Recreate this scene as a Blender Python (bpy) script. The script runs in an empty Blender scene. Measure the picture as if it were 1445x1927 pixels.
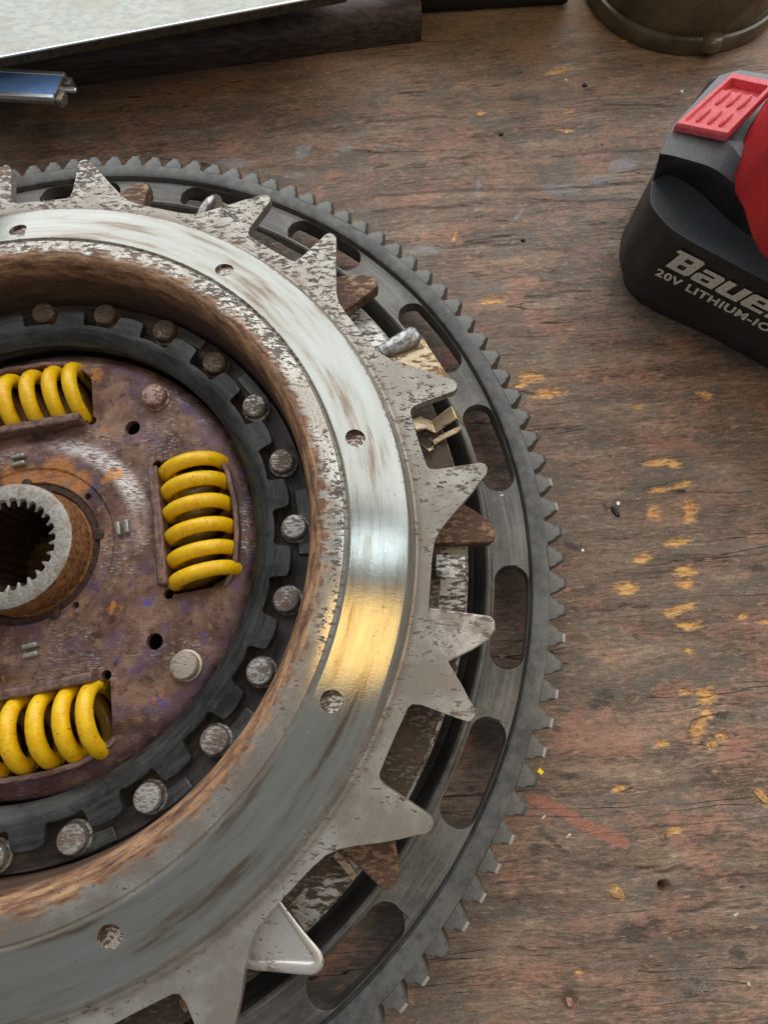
import bpy, bmesh, math, random
import numpy as np
from mathutils import Vector, Matrix
random.seed(7)
S = 0.001                      # everything below is written in millimetres
PI = math.pi
R = math.radians
scene = bpy.context.scene
COL = scene.collection

# ------------------------------------------------------------------ camera
cam_d = bpy.data.cameras.new('camera')
cam = bpy.data.objects.new('camera', cam_d)
COL.objects.link(cam)
cam.location = (100.023*S, -33.166*S, 158.898*S)
cam.rotation_euler = (R(16.1726), R(1.8747), 0)
cam_d.sensor_fit = 'HORIZONTAL'
cam_d.sensor_width = 36
cam_d.lens = 27.389
cam_d.clip_start = 0.005
cam_d.clip_end = 50
scene.camera = cam

# ------------------------------------------------------------------ light
world = bpy.data.worlds.new('World')
scene.world = world
world.use_nodes = True
bg = world.node_tree.nodes['Background']
bg.inputs[0].default_value = (0.94, 0.96, 1.0, 1)
bg.inputs[1].default_value = 0.19

def area(name, loc, target, sx, sy, watts, col, spread=180):
    d = bpy.data.lights.new(name, 'AREA')
    d.shape = 'RECTANGLE'; d.size = sx; d.size_y = sy
    d.energy = watts; d.color = col
    d.spread = R(spread)
    o = bpy.data.objects.new(name, d); COL.objects.link(o)
    o.location = loc
    v = Vector(target) - Vector(loc)
    o.rotation_euler = v.to_track_quat('-Z', 'Y').to_euler()
    return o
# the open doorway behind the bench: big, cool daylight
area('window_light', (0.30, 1.30, 0.86), (0.08, 0.0, 0), 3.3, 1.80, 31.0, (0.985, 0.99, 0.985))
# warm shop lamp over the bench and the twin tube fitting beside it
area('warm_shop_lamp', (0.430, -0.078, 0.60), (0.430, -0.078, 0), 0.23, 0.185, 0.46, (1.0, 0.60, 0.15))
for yy in (0.166, 0.124):
    area('tube_lamp', (0.470, yy, 0.60), (0.470, yy, 0), 0.17, 0.006, 0.085, (0.80, 0.93, 1.0))

scene.view_settings.view_transform = 'Standard'
scene.view_settings.look = 'None'
scene.view_settings.exposure = 0.50
scene.view_settings.gamma = 1.0

# ------------------------------------------------------------------ node helper
class NT:
    def __init__(s, name):
        s.m = bpy.data.materials.new(name); s.m.use_nodes = True
        s.t = s.m.node_tree; s.n = s.t.nodes; s.l = s.t.links
        s.b = s.n['Principled BSDF']
        tc = s.n.new('ShaderNodeTexCoord')
        mp = s.n.new('ShaderNodeVectorMath'); mp.operation = 'SCALE'
        s.l.new(tc.outputs['Object'], mp.inputs[0]); mp.inputs['Scale'].default_value = 1000
        s.mm = mp.outputs[0]
    def put(s, inp, v):
        if isinstance(v, bpy.types.NodeSocket): s.l.new(v, inp)
        elif isinstance(v, tuple) and len(v) == 3 and inp.type == 'RGBA': inp.default_value = (*v, 1)
        else: inp.default_value = v
    def math(s, op, a, b=0.0, c=None, clamp=False):
        n = s.n.new('ShaderNodeMath'); n.operation = op; n.use_clamp = clamp
        s.put(n.inputs[0], a); s.put(n.inputs[1], b)
        if c is not None: s.put(n.inputs[2], c)
        return n.outputs[0]
    def mapv(s, vec, sc=(1, 1, 1), rot=0.0, loc=(0, 0, 0)):
        n = s.n.new('ShaderNodeMapping'); n.vector_type = 'POINT'
        s.put(n.inputs[0], vec); n.inputs['Scale'].default_value = sc
        n.inputs['Rotation'].default_value = (0, 0, R(rot)); n.inputs['Location'].default_value = loc
        return n.outputs[0]
    def noise(s, vec, scale=1.0, detail=4, rough=0.55, dist=0.0, col=False):
        n = s.n.new('ShaderNodeTexNoise'); s.put(n.inputs['Vector'], vec)
        n.inputs['Scale'].default_value = scale; n.inputs['Detail'].default_value = detail
        n.inputs['Roughness'].default_value = rough; n.inputs['Distortion'].default_value = dist
        return n.outputs[1 if col else 0]
    def ramp(s, fac, stops, interp='LINEAR'):
        n = s.n.new('ShaderNodeValToRGB'); cr = n.color_ramp; cr.interpolation = interp
        while len(cr.elements) < len(stops): cr.elements.new(0.5)
        for e, (p, c) in zip(cr.elements, stops): e.position = p; e.color = (*c, 1)
        s.put(n.inputs[0], fac); return n.outputs[0]
    def thr(s, v, lo, hi):
        n = s.n.new('ShaderNodeMapRange'); n.interpolation_type = 'SMOOTHSTEP'
        s.put(n.inputs[0], v); s.put(n.inputs[1], lo); s.put(n.inputs[2], hi)
        return n.outputs[0]
    def lin(s, v, lo, hi, a, b):
        n = s.n.new('ShaderNodeMapRange'); s.put(n.inputs[0], v)
        for i, x in enumerate((lo, hi, a, b)): n.inputs[i+1].default_value = x
        return n.outputs[0]
    def mix(s, f, a, b, mode='MIX'):
        n = s.n.new('ShaderNodeMix'); n.data_type = 'RGBA'; n.blend_type = mode
        s.put(n.inputs[0], f); s.put(n.inputs[6], a); s.put(n.inputs[7], b)
        return n.outputs[2]
    def fmix(s, f, a, b):
        n = s.n.new('ShaderNodeMix'); n.data_type = 'FLOAT'
        s.put(n.inputs[0], f); s.put(n.inputs[2], a); s.put(n.inputs[3], b)
        return n.outputs[0]
    def polar(s):
        sp = s.n.new('ShaderNodeSeparateXYZ'); s.l.new(s.mm, sp.inputs[0])
        r = s.math('SQRT', s.math('ADD', s.math('MULTIPLY', sp.outputs[0], sp.outputs[0]), s.math('MULTIPLY', sp.outputs[1], sp.outputs[1])))
        th = s.math('ARCTAN2', sp.outputs[1], sp.outputs[0])
        cb = s.n.new('ShaderNodeCombineXYZ')
        s.l.new(r, cb.inputs[0]); s.l.new(s.math('MULTIPLY', th, 90.0), cb.inputs[1]); s.l.new(sp.outputs[2], cb.inputs[2])
        return r, th, sp.outputs[2], cb.outputs[0]
    def attr(s, name):
        n = s.n.new('ShaderNodeAttribute'); n.attribute_name = name; return n.outputs['Fac']
    def bump(s, h, strength=0.5, dist=0.0003, prev=None):
        n = s.n.new('ShaderNodeBump'); s.put(n.inputs['Height'], h)
        n.inputs['Strength'].default_value = strength; n.inputs['Distance'].default_value = dist
        if prev is not None: s.l.new(prev, n.inputs['Normal'])
        return n.outputs[0]
    def out(s, col=None, rough=None, metal=None, normal=None, spec=None, coat=None):
        if col is not None: s.put(s.b.inputs['Base Color'], col)
        if rough is not None: s.put(s.b.inputs['Roughness'], rough)
        if metal is not None: s.put(s.b.inputs['Metallic'], metal)
        if normal is not None: s.put(s.b.inputs['Normal'], normal)
        if spec is not None: s.put(s.b.inputs['Specular IOR Level'], spec)
        if coat is not None: s.put(s.b.inputs['Coat Weight'], coat); s.b.inputs['Coat Roughness'].default_value = 0.25
        return s.m

# ------------------------------------------------------------------ materials
def mat_bench():
    k = NT('worn_bench_wood')
    v = k.mapv(k.mm, rot=-3.5)
    warp = k.noise(v, 0.02, 2, col=True)
    vm = k.n.new('ShaderNodeVectorMath'); vm.operation = 'MULTIPLY_ADD'
    k.l.new(warp, vm.inputs[0]); vm.inputs[1].default_value = (6, 6, 0); k.l.new(v, vm.inputs[2])
    w = vm.outputs[0]
    long_ = k.noise(k.mapv(w, (0.028, 0.17, 1)), 1, 8, 0.68)
    fine = k.noise(k.mapv(w, (0.26, 1.15, 1)), 1, 7, 0.74)
    vfine = k.noise(k.mapv(w, (1.1, 3.4, 1)), 1, 5, 0.75)
    blot = k.noise(w, 0.035, 5, 0.6)
    blot2 = k.noise(k.mapv(w, (0.05, 0.085, 1), loc=(40, 12, 0)), 1, 7, 0.66)
    grain = k.math('ADD', k.math('MULTIPLY', long_, 0.55), k.math('MULTIPLY', fine, 0.45))
    base = k.ramp(grain, [(0.34, (0.055, 0.036, 0.026)), (0.43, (0.140, 0.094, 0.066)), (0.50, (0.250, 0.175, 0.125)), (0.57, (0.390, 0.280, 0.200)), (0.66, (0.620, 0.455, 0.310))])
    red = k.thr(k.math('ADD', k.math('MULTIPLY', blot2, 0.6), k.math('MULTIPLY', fine, 0.4)), 0.485, 0.575)
    c = k.mix(k.math('MULTIPLY', red, 0.68), base, (0.50, 0.250, 0.180))
    grey = k.thr(k.noise(k.mapv(w, (0.05, 0.09, 1), loc=(9, 77, 0)), 1, 9, 0.74), 0.505, 0.575)
    c = k.mix(k.math('MULTIPLY', grey, 0.62), c, (0.170, 0.155, 0.132))
    tan = k.thr(k.math('ADD', k.math('MULTIPLY', k.noise(k.mapv(w, (0.06, 0.22, 1), loc=(3, 5, 0)), 1, 7, 0.7), 0.7), k.math('MULTIPLY', vfine, 0.3)), 0.57, 0.66)
    c = k.mix(k.math('MULTIPLY', tan, 0.6), c, (0.56, 0.38, 0.19))
    # broad grime
    dirt = k.thr(blot, 0.36, 0.66)
    c = k.mix(k.math('MULTIPLY', dirt, 0.40), c, (0.115, 0.085, 0.062))
    yb = k.attr('warmth')
    c = k.mix(k.math('MULTIPLY', yb, k.lin(blot2, 0.35, 0.65, 0.3, 0.85)), c, (0.27, 0.155, 0.05))
    # painted masks: bare wood chips, grey-blue smears, red paint, dark stains
    rag = k.math('ADD', k.math('MULTIPLY', k.math('SUBTRACT', fine, 0.5), 1.5), k.math('MULTIPLY', k.math('SUBTRACT', k.noise(k.mapv(w, (0.5, 1.0, 1)), 1, 5, 0.7), 0.5), 1.3))
    def m(name, amp=1.0, lo=0.22, hi=0.92):
        return k.thr(k.math('ADD', k.attr(name), k.math('MULTIPLY', rag, amp)), lo, hi)
    blue = k.math('MULTIPLY', m('smear', 0.9, 0.40, 0.75), k.math('LESS_THAN', 0.02, k.attr('smear')))
    c = k.mix(k.math('MULTIPLY', blue, 0.55), c, (0.30, 0.33, 0.36))
    dk = k.math('MULTIPLY', m('stain', 1.3, 0.45, 0.85), k.math('LESS_THAN', 0.02, k.attr('stain')))
    c = k.mix(k.math('MULTIPLY', dk, 0.7), c, (0.035, 0.032, 0.032))
    redp = k.math('MULTIPLY', m('redpaint', 0.6, 0.40, 0.60), k.math('LESS_THAN', 0.02, k.attr('redpaint')))
    c = k.mix(k.math('MULTIPLY', redp, 0.62), c, (0.52, 0.20, 0.13))
    chip = k.math('MULTIPLY', m('chip'), k.math('LESS_THAN', 0.02, k.attr('chip')))
    chipc = k.mix(k.thr(fine, 0.36, 0.60), (0.60, 0.20, 0.06), (1.0, 0.58, 0.18))
    c = k.mix(k.math('MULTIPLY', chip, 0.92), c, chipc)
    # thin drying cracks along the grain
    cr = k.noise(k.mapv(w, (0.010, 0.21, 1), loc=(0, 3, 0)), 1, 3, 0.45)
    line = k.math('SUBTRACT', 1.0, k.thr(k.math('ABSOLUTE', k.math('SUBTRACT', cr, 0.5)), 0.0022, 0.0085))
    seg = k.thr(k.noise(k.mapv(w, (0.016, 0.05, 1), loc=(70, 0, 0)), 1, 2), 0.52, 0.60)
    line = k.math('MULTIPLY', line, seg)
    cr2 = k.noise(k.mapv(w, (0.03, 0.85, 1), loc=(5, 9, 0)), 1, 3, 0.5)
    line2 = k.math('MULTIPLY', k.math('SUBTRACT', 1.0, k.thr(k.math('ABSOLUTE', k.math('SUBTRACT', cr2, 0.5)), 0.003, 0.013)), k.thr(k.noise(k.mapv(w, (0.06, 0.16, 1)), 1, 4), 0.57, 0.65))
    crack = k.math('MAXIMUM', line, k.math('MULTIPLY', line2, 0.5))
    crack = k.math('MAXIMUM', crack, k.attr('crack'))
    c = k.mix(k.math('MULTIPLY', crack, 0.92), c, (0.018, 0.014, 0.012))
    # tiny dark pits and light specks
    pit = k.thr(k.noise(w, 0.9, 4, 0.65), 0.68, 0.73)
    c = k.mix(k.math('MULTIPLY', pit, 0.8), c, (0.03, 0.025, 0.022))
    spk = k.thr(k.noise(k.mapv(w, (0.7, 1.3, 1), loc=(30, 30, 0)), 1, 4, 0.7), 0.69, 0.73)
    c = k.mix(k.math('MULTIPLY', spk, 0.8), c, (0.62, 0.50, 0.36))
    c = k.mix(0.85, c, k.mix(vfine, (0.10, 0.10, 0.10), (0.92, 0.92, 0.92)), 'OVERLAY')
    c = k.mix(0.85, c, k.mix(k.noise(k.mapv(w, (0.45, 0.8, 1), loc=(8, 1, 0)), 1, 7, 0.75), (0.15, 0.15, 0.15), (0.88, 0.88, 0.88)), 'OVERLAY')
    lt = k.thr(k.noise(k.mapv(w, (0.22, 0.9, 1), loc=(61, 7, 0)), 1, 8, 0.76), 0.575, 0.635)
    c = k.mix(k.math('MULTIPLY', lt, 0.6), c, (0.66, 0.46, 0.30))
    dkf = k.thr(k.noise(k.mapv(w, (0.20, 0.7, 1), loc=(16, 37, 0)), 1, 8, 0.76), 0.42, 0.36)
    c = k.mix(k.math('MULTIPLY', dkf, 0.55), c, (0.050, 0.040, 0.034))
    h = k.math('ADD', k.math('MULTIPLY', fine, 0.6), k.math('MULTIPLY', vfine, 0.35))
    h = k.math('ADD', h, k.math('MULTIPLY', long_, 0.8))
    h = k.math('SUBTRACT', h, k.math('MULTIPLY', crack, 0.9))
    h = k.math('SUBTRACT', h, k.math('MULTIPLY', chip, 0.35))
    h = k.math('SUBTRACT', h, k.math('MULTIPLY', pit, 0.6))
    rg = k.lin(blot2, 0.3, 0.7, 0.34, 0.62)
    return k.out(c, rg, 0.0, k.bump(h, 0.9, 0.0006), 0.55)

def mat_cover():
    """pressed cover: polished conical band, mottled plated flange, rusty bore edge"""
    k = NT('cover_steel')
    r, th, z, pv = k.polar()
    n_pit = k.noise(k.mapv(k.mm, (0.42, 1.05, 0.8), rot=-10), 1, 8, 0.72, 0.2)
    n_big = k.noise(k.mm, 0.055, 5, 0.6)
    n_mid = k.noise(k.mapv(k.mm, (0.20, 0.36, 0.3)), 1, 6, 0.66)
    # zones
    band = k.math('MULTIPLY', k.thr(r, 86.9, 87.5), k.math('SUBTRACT', 1.0, k.thr(k.math('ADD', r, k.math('MULTIPLY', n_mid, 2.0)), 101.6, 104.4)))
    edge_r = k.math('ADD', r, k.math('MULTIPLY', k.math('SUBTRACT', n_mid, 0.5), 11.0))
    rust_in = k.math('SUBTRACT', 1.0, k.thr(edge_r, 80.6, 83.4))
    # band colour: light steel with tangential polishing; brown clouds imitate dark reflections
    scr = k.noise(k.mapv(pv, (5.0, 0.05, 1)), 1, 4, 0.6)
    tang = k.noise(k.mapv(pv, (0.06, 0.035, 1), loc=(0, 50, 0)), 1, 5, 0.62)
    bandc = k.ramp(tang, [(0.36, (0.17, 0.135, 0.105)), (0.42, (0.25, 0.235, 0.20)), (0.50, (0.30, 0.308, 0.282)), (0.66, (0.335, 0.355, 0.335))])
    bandc = k.mix(k.math('MULTIPLY', k.thr(scr, 0.52, 0.70), 0.25), bandc, (0.30, 0.26, 0.22))
    spots = k.thr(k.noise(k.mapv(k.mm, (0.8, 2.2, 1), rot=-25), 1, 4, 0.6), 0.67, 0.72)
    bandc = k.mix(k.math('MULTIPLY', spots, 0.75), bandc, (0.12, 0.075, 0.05))
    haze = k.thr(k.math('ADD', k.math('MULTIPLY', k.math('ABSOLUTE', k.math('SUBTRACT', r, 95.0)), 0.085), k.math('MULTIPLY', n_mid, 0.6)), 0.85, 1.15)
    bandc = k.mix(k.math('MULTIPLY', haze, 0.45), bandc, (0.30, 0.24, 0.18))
    # flange: pale plating with brown pits showing through
    plate = k.mix(k.thr(n_big, 0.40, 0.62), (0.32, 0.29, 0.25), (0.48, 0.47, 0.425))
    dens = k.math('ADD', k.lin(n_big, 0.35, 0.65, 0.60, 0.475), k.lin(th, -1.3, 0.9, 0.085, -0.015))
    pits = k.thr(n_pit, dens, k.math('ADD', dens, 0.035))
    fine_p = k.thr(k.noise(k.mapv(k.mm, (2.2, 4.2, 1), rot=-14), 1, 5, 0.7), 0.585, 0.65)
    plate = k.mix(k.math('MULTIPLY', fine_p, 0.65), plate, (0.16, 0.11, 0.085))
    plate = k.mix(k.math('MULTIPLY', pits, 0.85), plate, k.mix(k.thr(n_mid, 0.42, 0.6), (0.040, 0.024, 0.020), (0.20, 0.105, 0.070)))
    rustc = k.ramp(k.noise(k.mapv(pv, (0.9, 0.10, 0.5)), 1, 6, 0.66), [(0.32, (0.07, 0.035, 0.024)), (0.44, (0.20, 0.10, 0.06)), (0.56, (0.38, 0.22, 0.12)), (0.68, (0.55, 0.37, 0.20))])
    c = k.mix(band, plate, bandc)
    c = k.mix(k.math('MULTIPLY', k.math('SUBTRACT', 1.0, band), k.math('MULTIPLY', k.thr(k.math('ADD', k.math('ABSOLUTE', k.math('SUBTRACT', r, 104.2)), k.math('MULTIPLY', n_mid, 3.0)), 2.9, 1.2), 0.55)), c, (0.20, 0.145, 0.11))
    c = k.mix(rust_in, c, rustc)
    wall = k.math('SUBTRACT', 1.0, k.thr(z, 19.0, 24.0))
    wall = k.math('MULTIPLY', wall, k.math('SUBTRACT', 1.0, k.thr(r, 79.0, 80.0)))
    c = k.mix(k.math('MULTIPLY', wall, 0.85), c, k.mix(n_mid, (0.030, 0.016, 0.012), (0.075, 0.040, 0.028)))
    bare = k.math('MULTIPLY', k.math('SUBTRACT', 1.0, pits), k.math('SUBTRACT', 1.0, rust_in))
    metal = k.math('MAXIMUM', k.math('MULTIPLY', band, 0.66), k.math('MULTIPLY', bare, 0.55))
    rgh = k.fmix(band, k.fmix(bare, 0.75, 0.40), k.lin(k.noise(k.mapv(k.mm, (0.5, 1.6, 1), rot=-20), 1, 6, 0.7), 0.3, 0.7, 0.15, 0.07))
    rgh = k.math('SUBTRACT', rgh, k.math('MULTIPLY', k.math('MULTIPLY', bare, k.math('LESS_THAN', r, 87.2)), 0.20))
    rgh = k.math('MAXIMUM', rgh, k.math('MULTIPLY', rust_in, 0.62))
    nb = k.bump(k.math('ADD', k.math('MULTIPLY', n_pit, -1.0), k.math('MULTIPLY', pits, -0.25)), 0.55, 0.0005)
    fl = k.math('SUBTRACT', 1.0, band)
    hh = k.math('MULTIPLY', fl, k.math('ADD', k.math('MULTIPLY', pits, -0.4), k.math('MULTIPLY', fine_p, -0.15)))
    hh = k.math('ADD', hh, k.math('MULTIPLY', k.math('ADD', scr, k.math('MULTIPLY', spots, -1.5)), k.math('MULTIPLY', band, 0.03)))
    hh = k.math('ADD', hh, k.math('MULTIPLY', k.noise(k.mapv(k.mm, (0.9, 2.6, 1), rot=-25), 1, 6, 0.7), k.math('MULTIPLY', band, 0.05)))
    return k.out(c, rgh, metal, k.bump(hh, 0.8, 0.0004), 0.5)

def mat_mottled(name, light, dark, amount=0.5, scale=1.0, metal=0.6, rough=0.42, seed=0.0, streak=(0.5, 1.2), rust=(0.13, 0.065, 0.04)):
    k = NT(name)
    a = k.noise(k.mapv(k.mm, (streak[0]*scale, streak[1]*scale, 0.8*scale), loc=(seed, seed, 0)), 1, 6, 0.65, 0.3)
    b = k.noise(k.mm, 0.12*scale, 4, 0.6)
    f = k.noise(k.mm, 2.2*scale, 4, 0.7)
    v = k.math('ADD', k.math('MULTIPLY', a, 0.7), k.math('MULTIPLY', b, 0.3))
    m = k.thr(v, 1.0-amount-0.04, 1.0-amount+0.05)
    c = k.mix(m, light, dark)
    c = k.mix(k.math('MULTIPLY', k.thr(b, 0.5, 0.62), 0.5), c, rust)
    c = k.mix(0.5, c, k.mix(f, (0.3, 0.3, 0.3), (0.7, 0.7, 0.7)), 'OVERLAY')
    mt = k.math('MULTIPLY', k.math('SUBTRACT', 1.0, m), metal)
    return k.out(c, k.fmix(m, rough, rough+0.28), mt, k.bump(k.math('ADD', k.math('MULTIPLY', m, -0.5), k.math('MULTIPLY', f, 0.3)), 0.6, 0.0003), 0.5)

def mat_dark_steel(name, base, hi, rough=0.45, metal=0.55, polar=True):
    k = NT(name)
    if polar: r, th, z, pv = k.polar()
    else: pv = k.mm
    a = k.noise(k.mapv(pv, (0.9, 0.07, 0.6) if polar else (0.25, 0.25, 0.25)), 1, 6, 0.66)
    b = k.noise(k.mm, 0.06, 5, 0.6)
    f = k.noise(k.mm, 2.5, 4, 0.75)
    g = k.noise(k.mm, 0.45, 6, 0.68)
    c = k.mix(k.thr(k.math('ADD', k.math('MULTIPLY', a, 0.5), k.math('MULTIPLY', b, 0.5)), 0.40, 0.62), base, hi)
    c = k.mix(k.math('MULTIPLY', k.thr(g, 0.56, 0.66), 0.35), c, (hi[0]*1.5, hi[1]*1.25, hi[2]*1.0))
    c = k.mix(k.math('MULTIPLY', k.thr(g, 0.44, 0.36), 0.4), c, (base[0]*0.5, base[1]*0.5, base[2]*0.5))
    c = k.mix(0.35, c, k.mix(f, (0.25, 0.25, 0.25), (0.75, 0.75, 0.75)), 'OVERLAY')
    return k.out(c, k.lin(g, 0.3, 0.7, rough-0.08, rough+0.16), metal, k.bump(k.math('ADD', k.math('MULTIPLY', f, 0.5), g), 0.35, 0.00022), 0.5)

def mat_disc():
    """heat-tinted damper plate: brown oxide, violet tints, scuffed bright streaks, orange rust"""
    k = NT('heat_tinted_plate')
    r, th, z, pv = k.polar()
    a = k.noise(k.mm, 0.085, 6, 0.62)
    b = k.noise(k.mapv(k.mm, (0.10, 0.14, 1), loc=(33, 9, 0)), 1, 6, 0.64)
    s = k.noise(k.mapv(k.mm, (0.5, 2.6, 1), rot=-22), 1, 6, 0.68)
    f = k.noise(k.mm, 2.0, 5, 0.72)
    c = k.ramp(a, [(0.34, (0.050, 0.024, 0.016)), (0.45, (0.130, 0.064, 0.042)), (0.54, (0.205, 0.115, 0.082)), (0.66, (0.31, 0.19, 0.125))])
    g2 = k.noise(k.mapv(k.mm, (0.35, 0.35, 1), loc=(71, 13, 0)), 1, 8, 0.74)
    c = k.mix(k.math('MULTIPLY', k.thr(g2, 0.53, 0.62), 0.55), c, (0.36, 0.25, 0.18))
    c = k.mix(k.math('MULTIPLY', k.thr(g2, 0.47, 0.38), 0.7), c, (0.035, 0.018, 0.014))
    rim_tone = k.thr(k.math('ADD', k.math('ABSOLUTE', k.math('SUBTRACT', r, 58.0)), k.math('MULTIPLY', b, 6.0)), 6.0, 3.0)
    c = k.mix(k.math('MULTIPLY', rim_tone, 0.45), c, (0.10, 0.055, 0.085))  # darker violet ring near the rim
    centre_tone = k.thr(k.math('ADD', k.math('ABSOLUTE', k.math('SUBTRACT', r, 25.0)), k.math('MULTIPLY', g2, 5.0)), 4.6, 3.0)
    c = k.mix(k.math('MULTIPLY', centre_tone, 0.5), c, (0.10, 0.055, 0.035))  # darker brown ring around the centre
    vio = k.thr(b, 0.50, 0.64)
    c = k.mix(k.math('MULTIPLY', vio, 0.55), c, (0.125, 0.080, 0.17))
    blue = k.thr(k.noise(k.mapv(k.mm, (0.16, 0.2, 1), loc=(3, 61, 0)), 1, 5, 0.6), 0.64, 0.72)
    c = k.mix(k.math('MULTIPLY', blue, 0.75), c, (0.10, 0.09, 0.34))
    sc = k.math('MULTIPLY', k.thr(s, 0.52, 0.63), k.thr(k.noise(k.mapv(k.mm, loc=(12, 80, 0)), 0.06, 4, 0.6), 0.50, 0.62))
    # bright scuffs on the shoulder of the raised centre
    ringm = k.math('MULTIPLY', k.thr(k.math('ABSOLUTE', k.math('SUBTRACT', r, 31.0)), 3.8, 1.2), k.thr(th, 0.15, 0.62))
    ringm = k.math('MULTIPLY', ringm, k.thr(k.math('MULTIPLY', th, -1.0), -1.7, -1.25))
    sc2 = k.math('MULTIPLY', k.thr(s, 0.40, 0.56), ringm)
    scm = k.math('MAXIMUM', k.math('MULTIPLY', sc, 0.8), sc2)
    c = k.mix(scm, c, (0.50, 0.47, 0.45))
    org = k.thr(k.noise(k.mapv(k.mm, loc=(5, 21, 0)), 0.11, 6, 0.66), 0.635, 0.69)
    orr = k.math('MAXIMUM', org, k.math('MULTIPLY', k.thr(k.attr('rust'), 0.3, 0.7), k.thr(s, 0.42, 0.5)))
    c = k.mix(k.math('MULTIPLY', orr, 0.8), c, k.mix(f, (0.38, 0.12, 0.02), (0.72, 0.30, 0.05)))
    c = k.mix(0.55, c, k.mix(f, (0.28, 0.28, 0.28), (0.72, 0.72, 0.72)), 'OVERLAY')
    mt = k.math('ADD', 0.25, k.math('MULTIPLY', scm, 0.5))
    h = k.math('ADD', k.math('MULTIPLY', f, 0.35), k.math('MULTIPLY', s, 0.5))
    h = k.math('ADD', h, k.math('MULTIPLY', a, 1.2))
    return k.out(c, k.fmix(scm, 0.52, 0.36), mt, k.bump(h, 0.7, 0.0005), 0.5)

def mat_yellow():
    k = NT('yellow_spring_paint')
    a = k.noise(k.mapv(k.mm, (0.5, 0.5, 0.5)), 1, 6, 0.68)
    b = k.noise(k.mapv(k.mm, (1.6, 0.5, 0.5), loc=(4, 4, 4)), 1, 5, 0.7)
    c = k.mix(k.thr(a, 0.35, 0.65), (0.84, 0.46, 0.006), (0.95, 0.64, 0.010))
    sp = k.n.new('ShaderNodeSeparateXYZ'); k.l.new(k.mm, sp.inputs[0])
    low = k.thr(k.math('ADD', sp.outputs[2], k.math('MULTIPLY', a, 12.0)), 13.5, 10.0)   # darker low on the coils
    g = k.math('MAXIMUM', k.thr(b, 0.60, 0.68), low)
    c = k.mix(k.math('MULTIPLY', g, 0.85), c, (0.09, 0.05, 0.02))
    c = k.mix(k.math('MULTIPLY', k.thr(a, 0.60, 0.68), 0.5), c, (0.40, 0.17, 0.03))
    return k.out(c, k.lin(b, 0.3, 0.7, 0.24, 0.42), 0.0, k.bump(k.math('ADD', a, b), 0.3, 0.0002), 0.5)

def mat_hub_top():
    k = NT('hub_face_steel')
    a = k.noise(k.mm, 0.9, 6, 0.7); b = k.noise(k.mm, 0.22, 5, 0.6)
    c = k.ramp(a, [(0.30, (0.22, 0.19, 0.155)), (0.48, (0.34, 0.325, 0.295)), (0.68, (0.45, 0.44, 0.41))])
    c = k.mix(k.math('MULTIPLY', k.thr(b, 0.50, 0.62), 0.5), c, (0.22, 0.15, 0.10))
    return k.out(c, 0.5, 0.5, k.bump(a, 0.7, 0.0004))

def mat_rust(name, c1, c2, rough=0.6):
    k = NT(name)
    r, th, z, pv = k.polar()
    a = k.noise(k.mapv(pv, (0.5, 0.14, 0.9)), 1, 6, 0.66); f = k.noise(k.mm, 1.8, 4, 0.7)
    c = k.mix(k.thr(a, 0.38, 0.62), c1, c2)
    c = k.mix(0.5, c, k.mix(f, (0.3, 0.3, 0.3), (0.7, 0.7, 0.7)), 'OVERLAY')
    return k.out(c, rough, 0.2, k.bump(k.math('ADD', a, f), 0.6, 0.0004))

def mat_plastic(name, c, c2, rough=0.42, sc=0.08, dust=None):  # dust: pale tint that paints a lit look onto upward faces
    k = NT(name)
    a = k.noise(k.mm, sc, 6, 0.62); f = k.noise(k.mm, 3.2, 3, 0.7); g = k.noise(k.mapv(k.mm, (0.9, 0.9, 0.9)), 1, 6, 0.7)
    col = k.mix(k.math('MULTIPLY', k.thr(a, 0.48, 0.66), 0.8), c, c2)
    col = k.mix(k.math('MULTIPLY', k.thr(g, 0.66, 0.72), 0.6), col, (0.20, 0.18, 0.15))
    if dust:                                       # lit tops painted into the colour: paler on upward faces
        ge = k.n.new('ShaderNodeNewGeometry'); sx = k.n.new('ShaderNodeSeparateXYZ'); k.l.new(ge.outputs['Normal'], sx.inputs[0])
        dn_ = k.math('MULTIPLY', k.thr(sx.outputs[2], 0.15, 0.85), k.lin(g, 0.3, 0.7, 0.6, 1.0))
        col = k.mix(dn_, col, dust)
    return k.out(col, k.lin(a, 0.3, 0.7, rough-0.06, rough+0.14), 0.0, k.bump(f, 0.45, 0.00022), 0.5)

def mat_flat(name, c, rough=0.5, metal=0.0, var=0.15, sc=0.6, spec=0.5):
    k = NT(name)
    a = k.noise(k.mm, sc, 5, 0.66)
    c2 = tuple(min(1, x*(1-var*1.8)) for x in c)
    return k.out(k.mix(k.thr(a, 0.4, 0.62), c, c2), rough, metal, k.bump(a, 0.3, 0.0002), spec)

def mat_board():
    k = NT('pale_speckled_board')
    a = k.noise(k.mapv(k.mm, (0.25, 0.5, 1), rot=12), 1, 6, 0.66); b = k.noise(k.mm, 1.2, 5, 0.7); d = k.noise(k.mm, 0.05, 4)
    c = k.mix(k.thr(a, 0.38, 0.62), (0.66, 0.70, 0.63), (0.50, 0.56, 0.52))
    c = k.mix(k.math('MULTIPLY', k.thr(b, 0.60, 0.68), 0.6), c, (0.27, 0.25, 0.20))
    c = k.mix(k.math('MULTIPLY', k.thr(d, 0.5, 0.62), 0.35), c, (0.50, 0.44, 0.33))
    return k.out(c, 0.45, 0.0, k.bump(k.math('ADD', a, b), 0.5, 0.0004))

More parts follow.
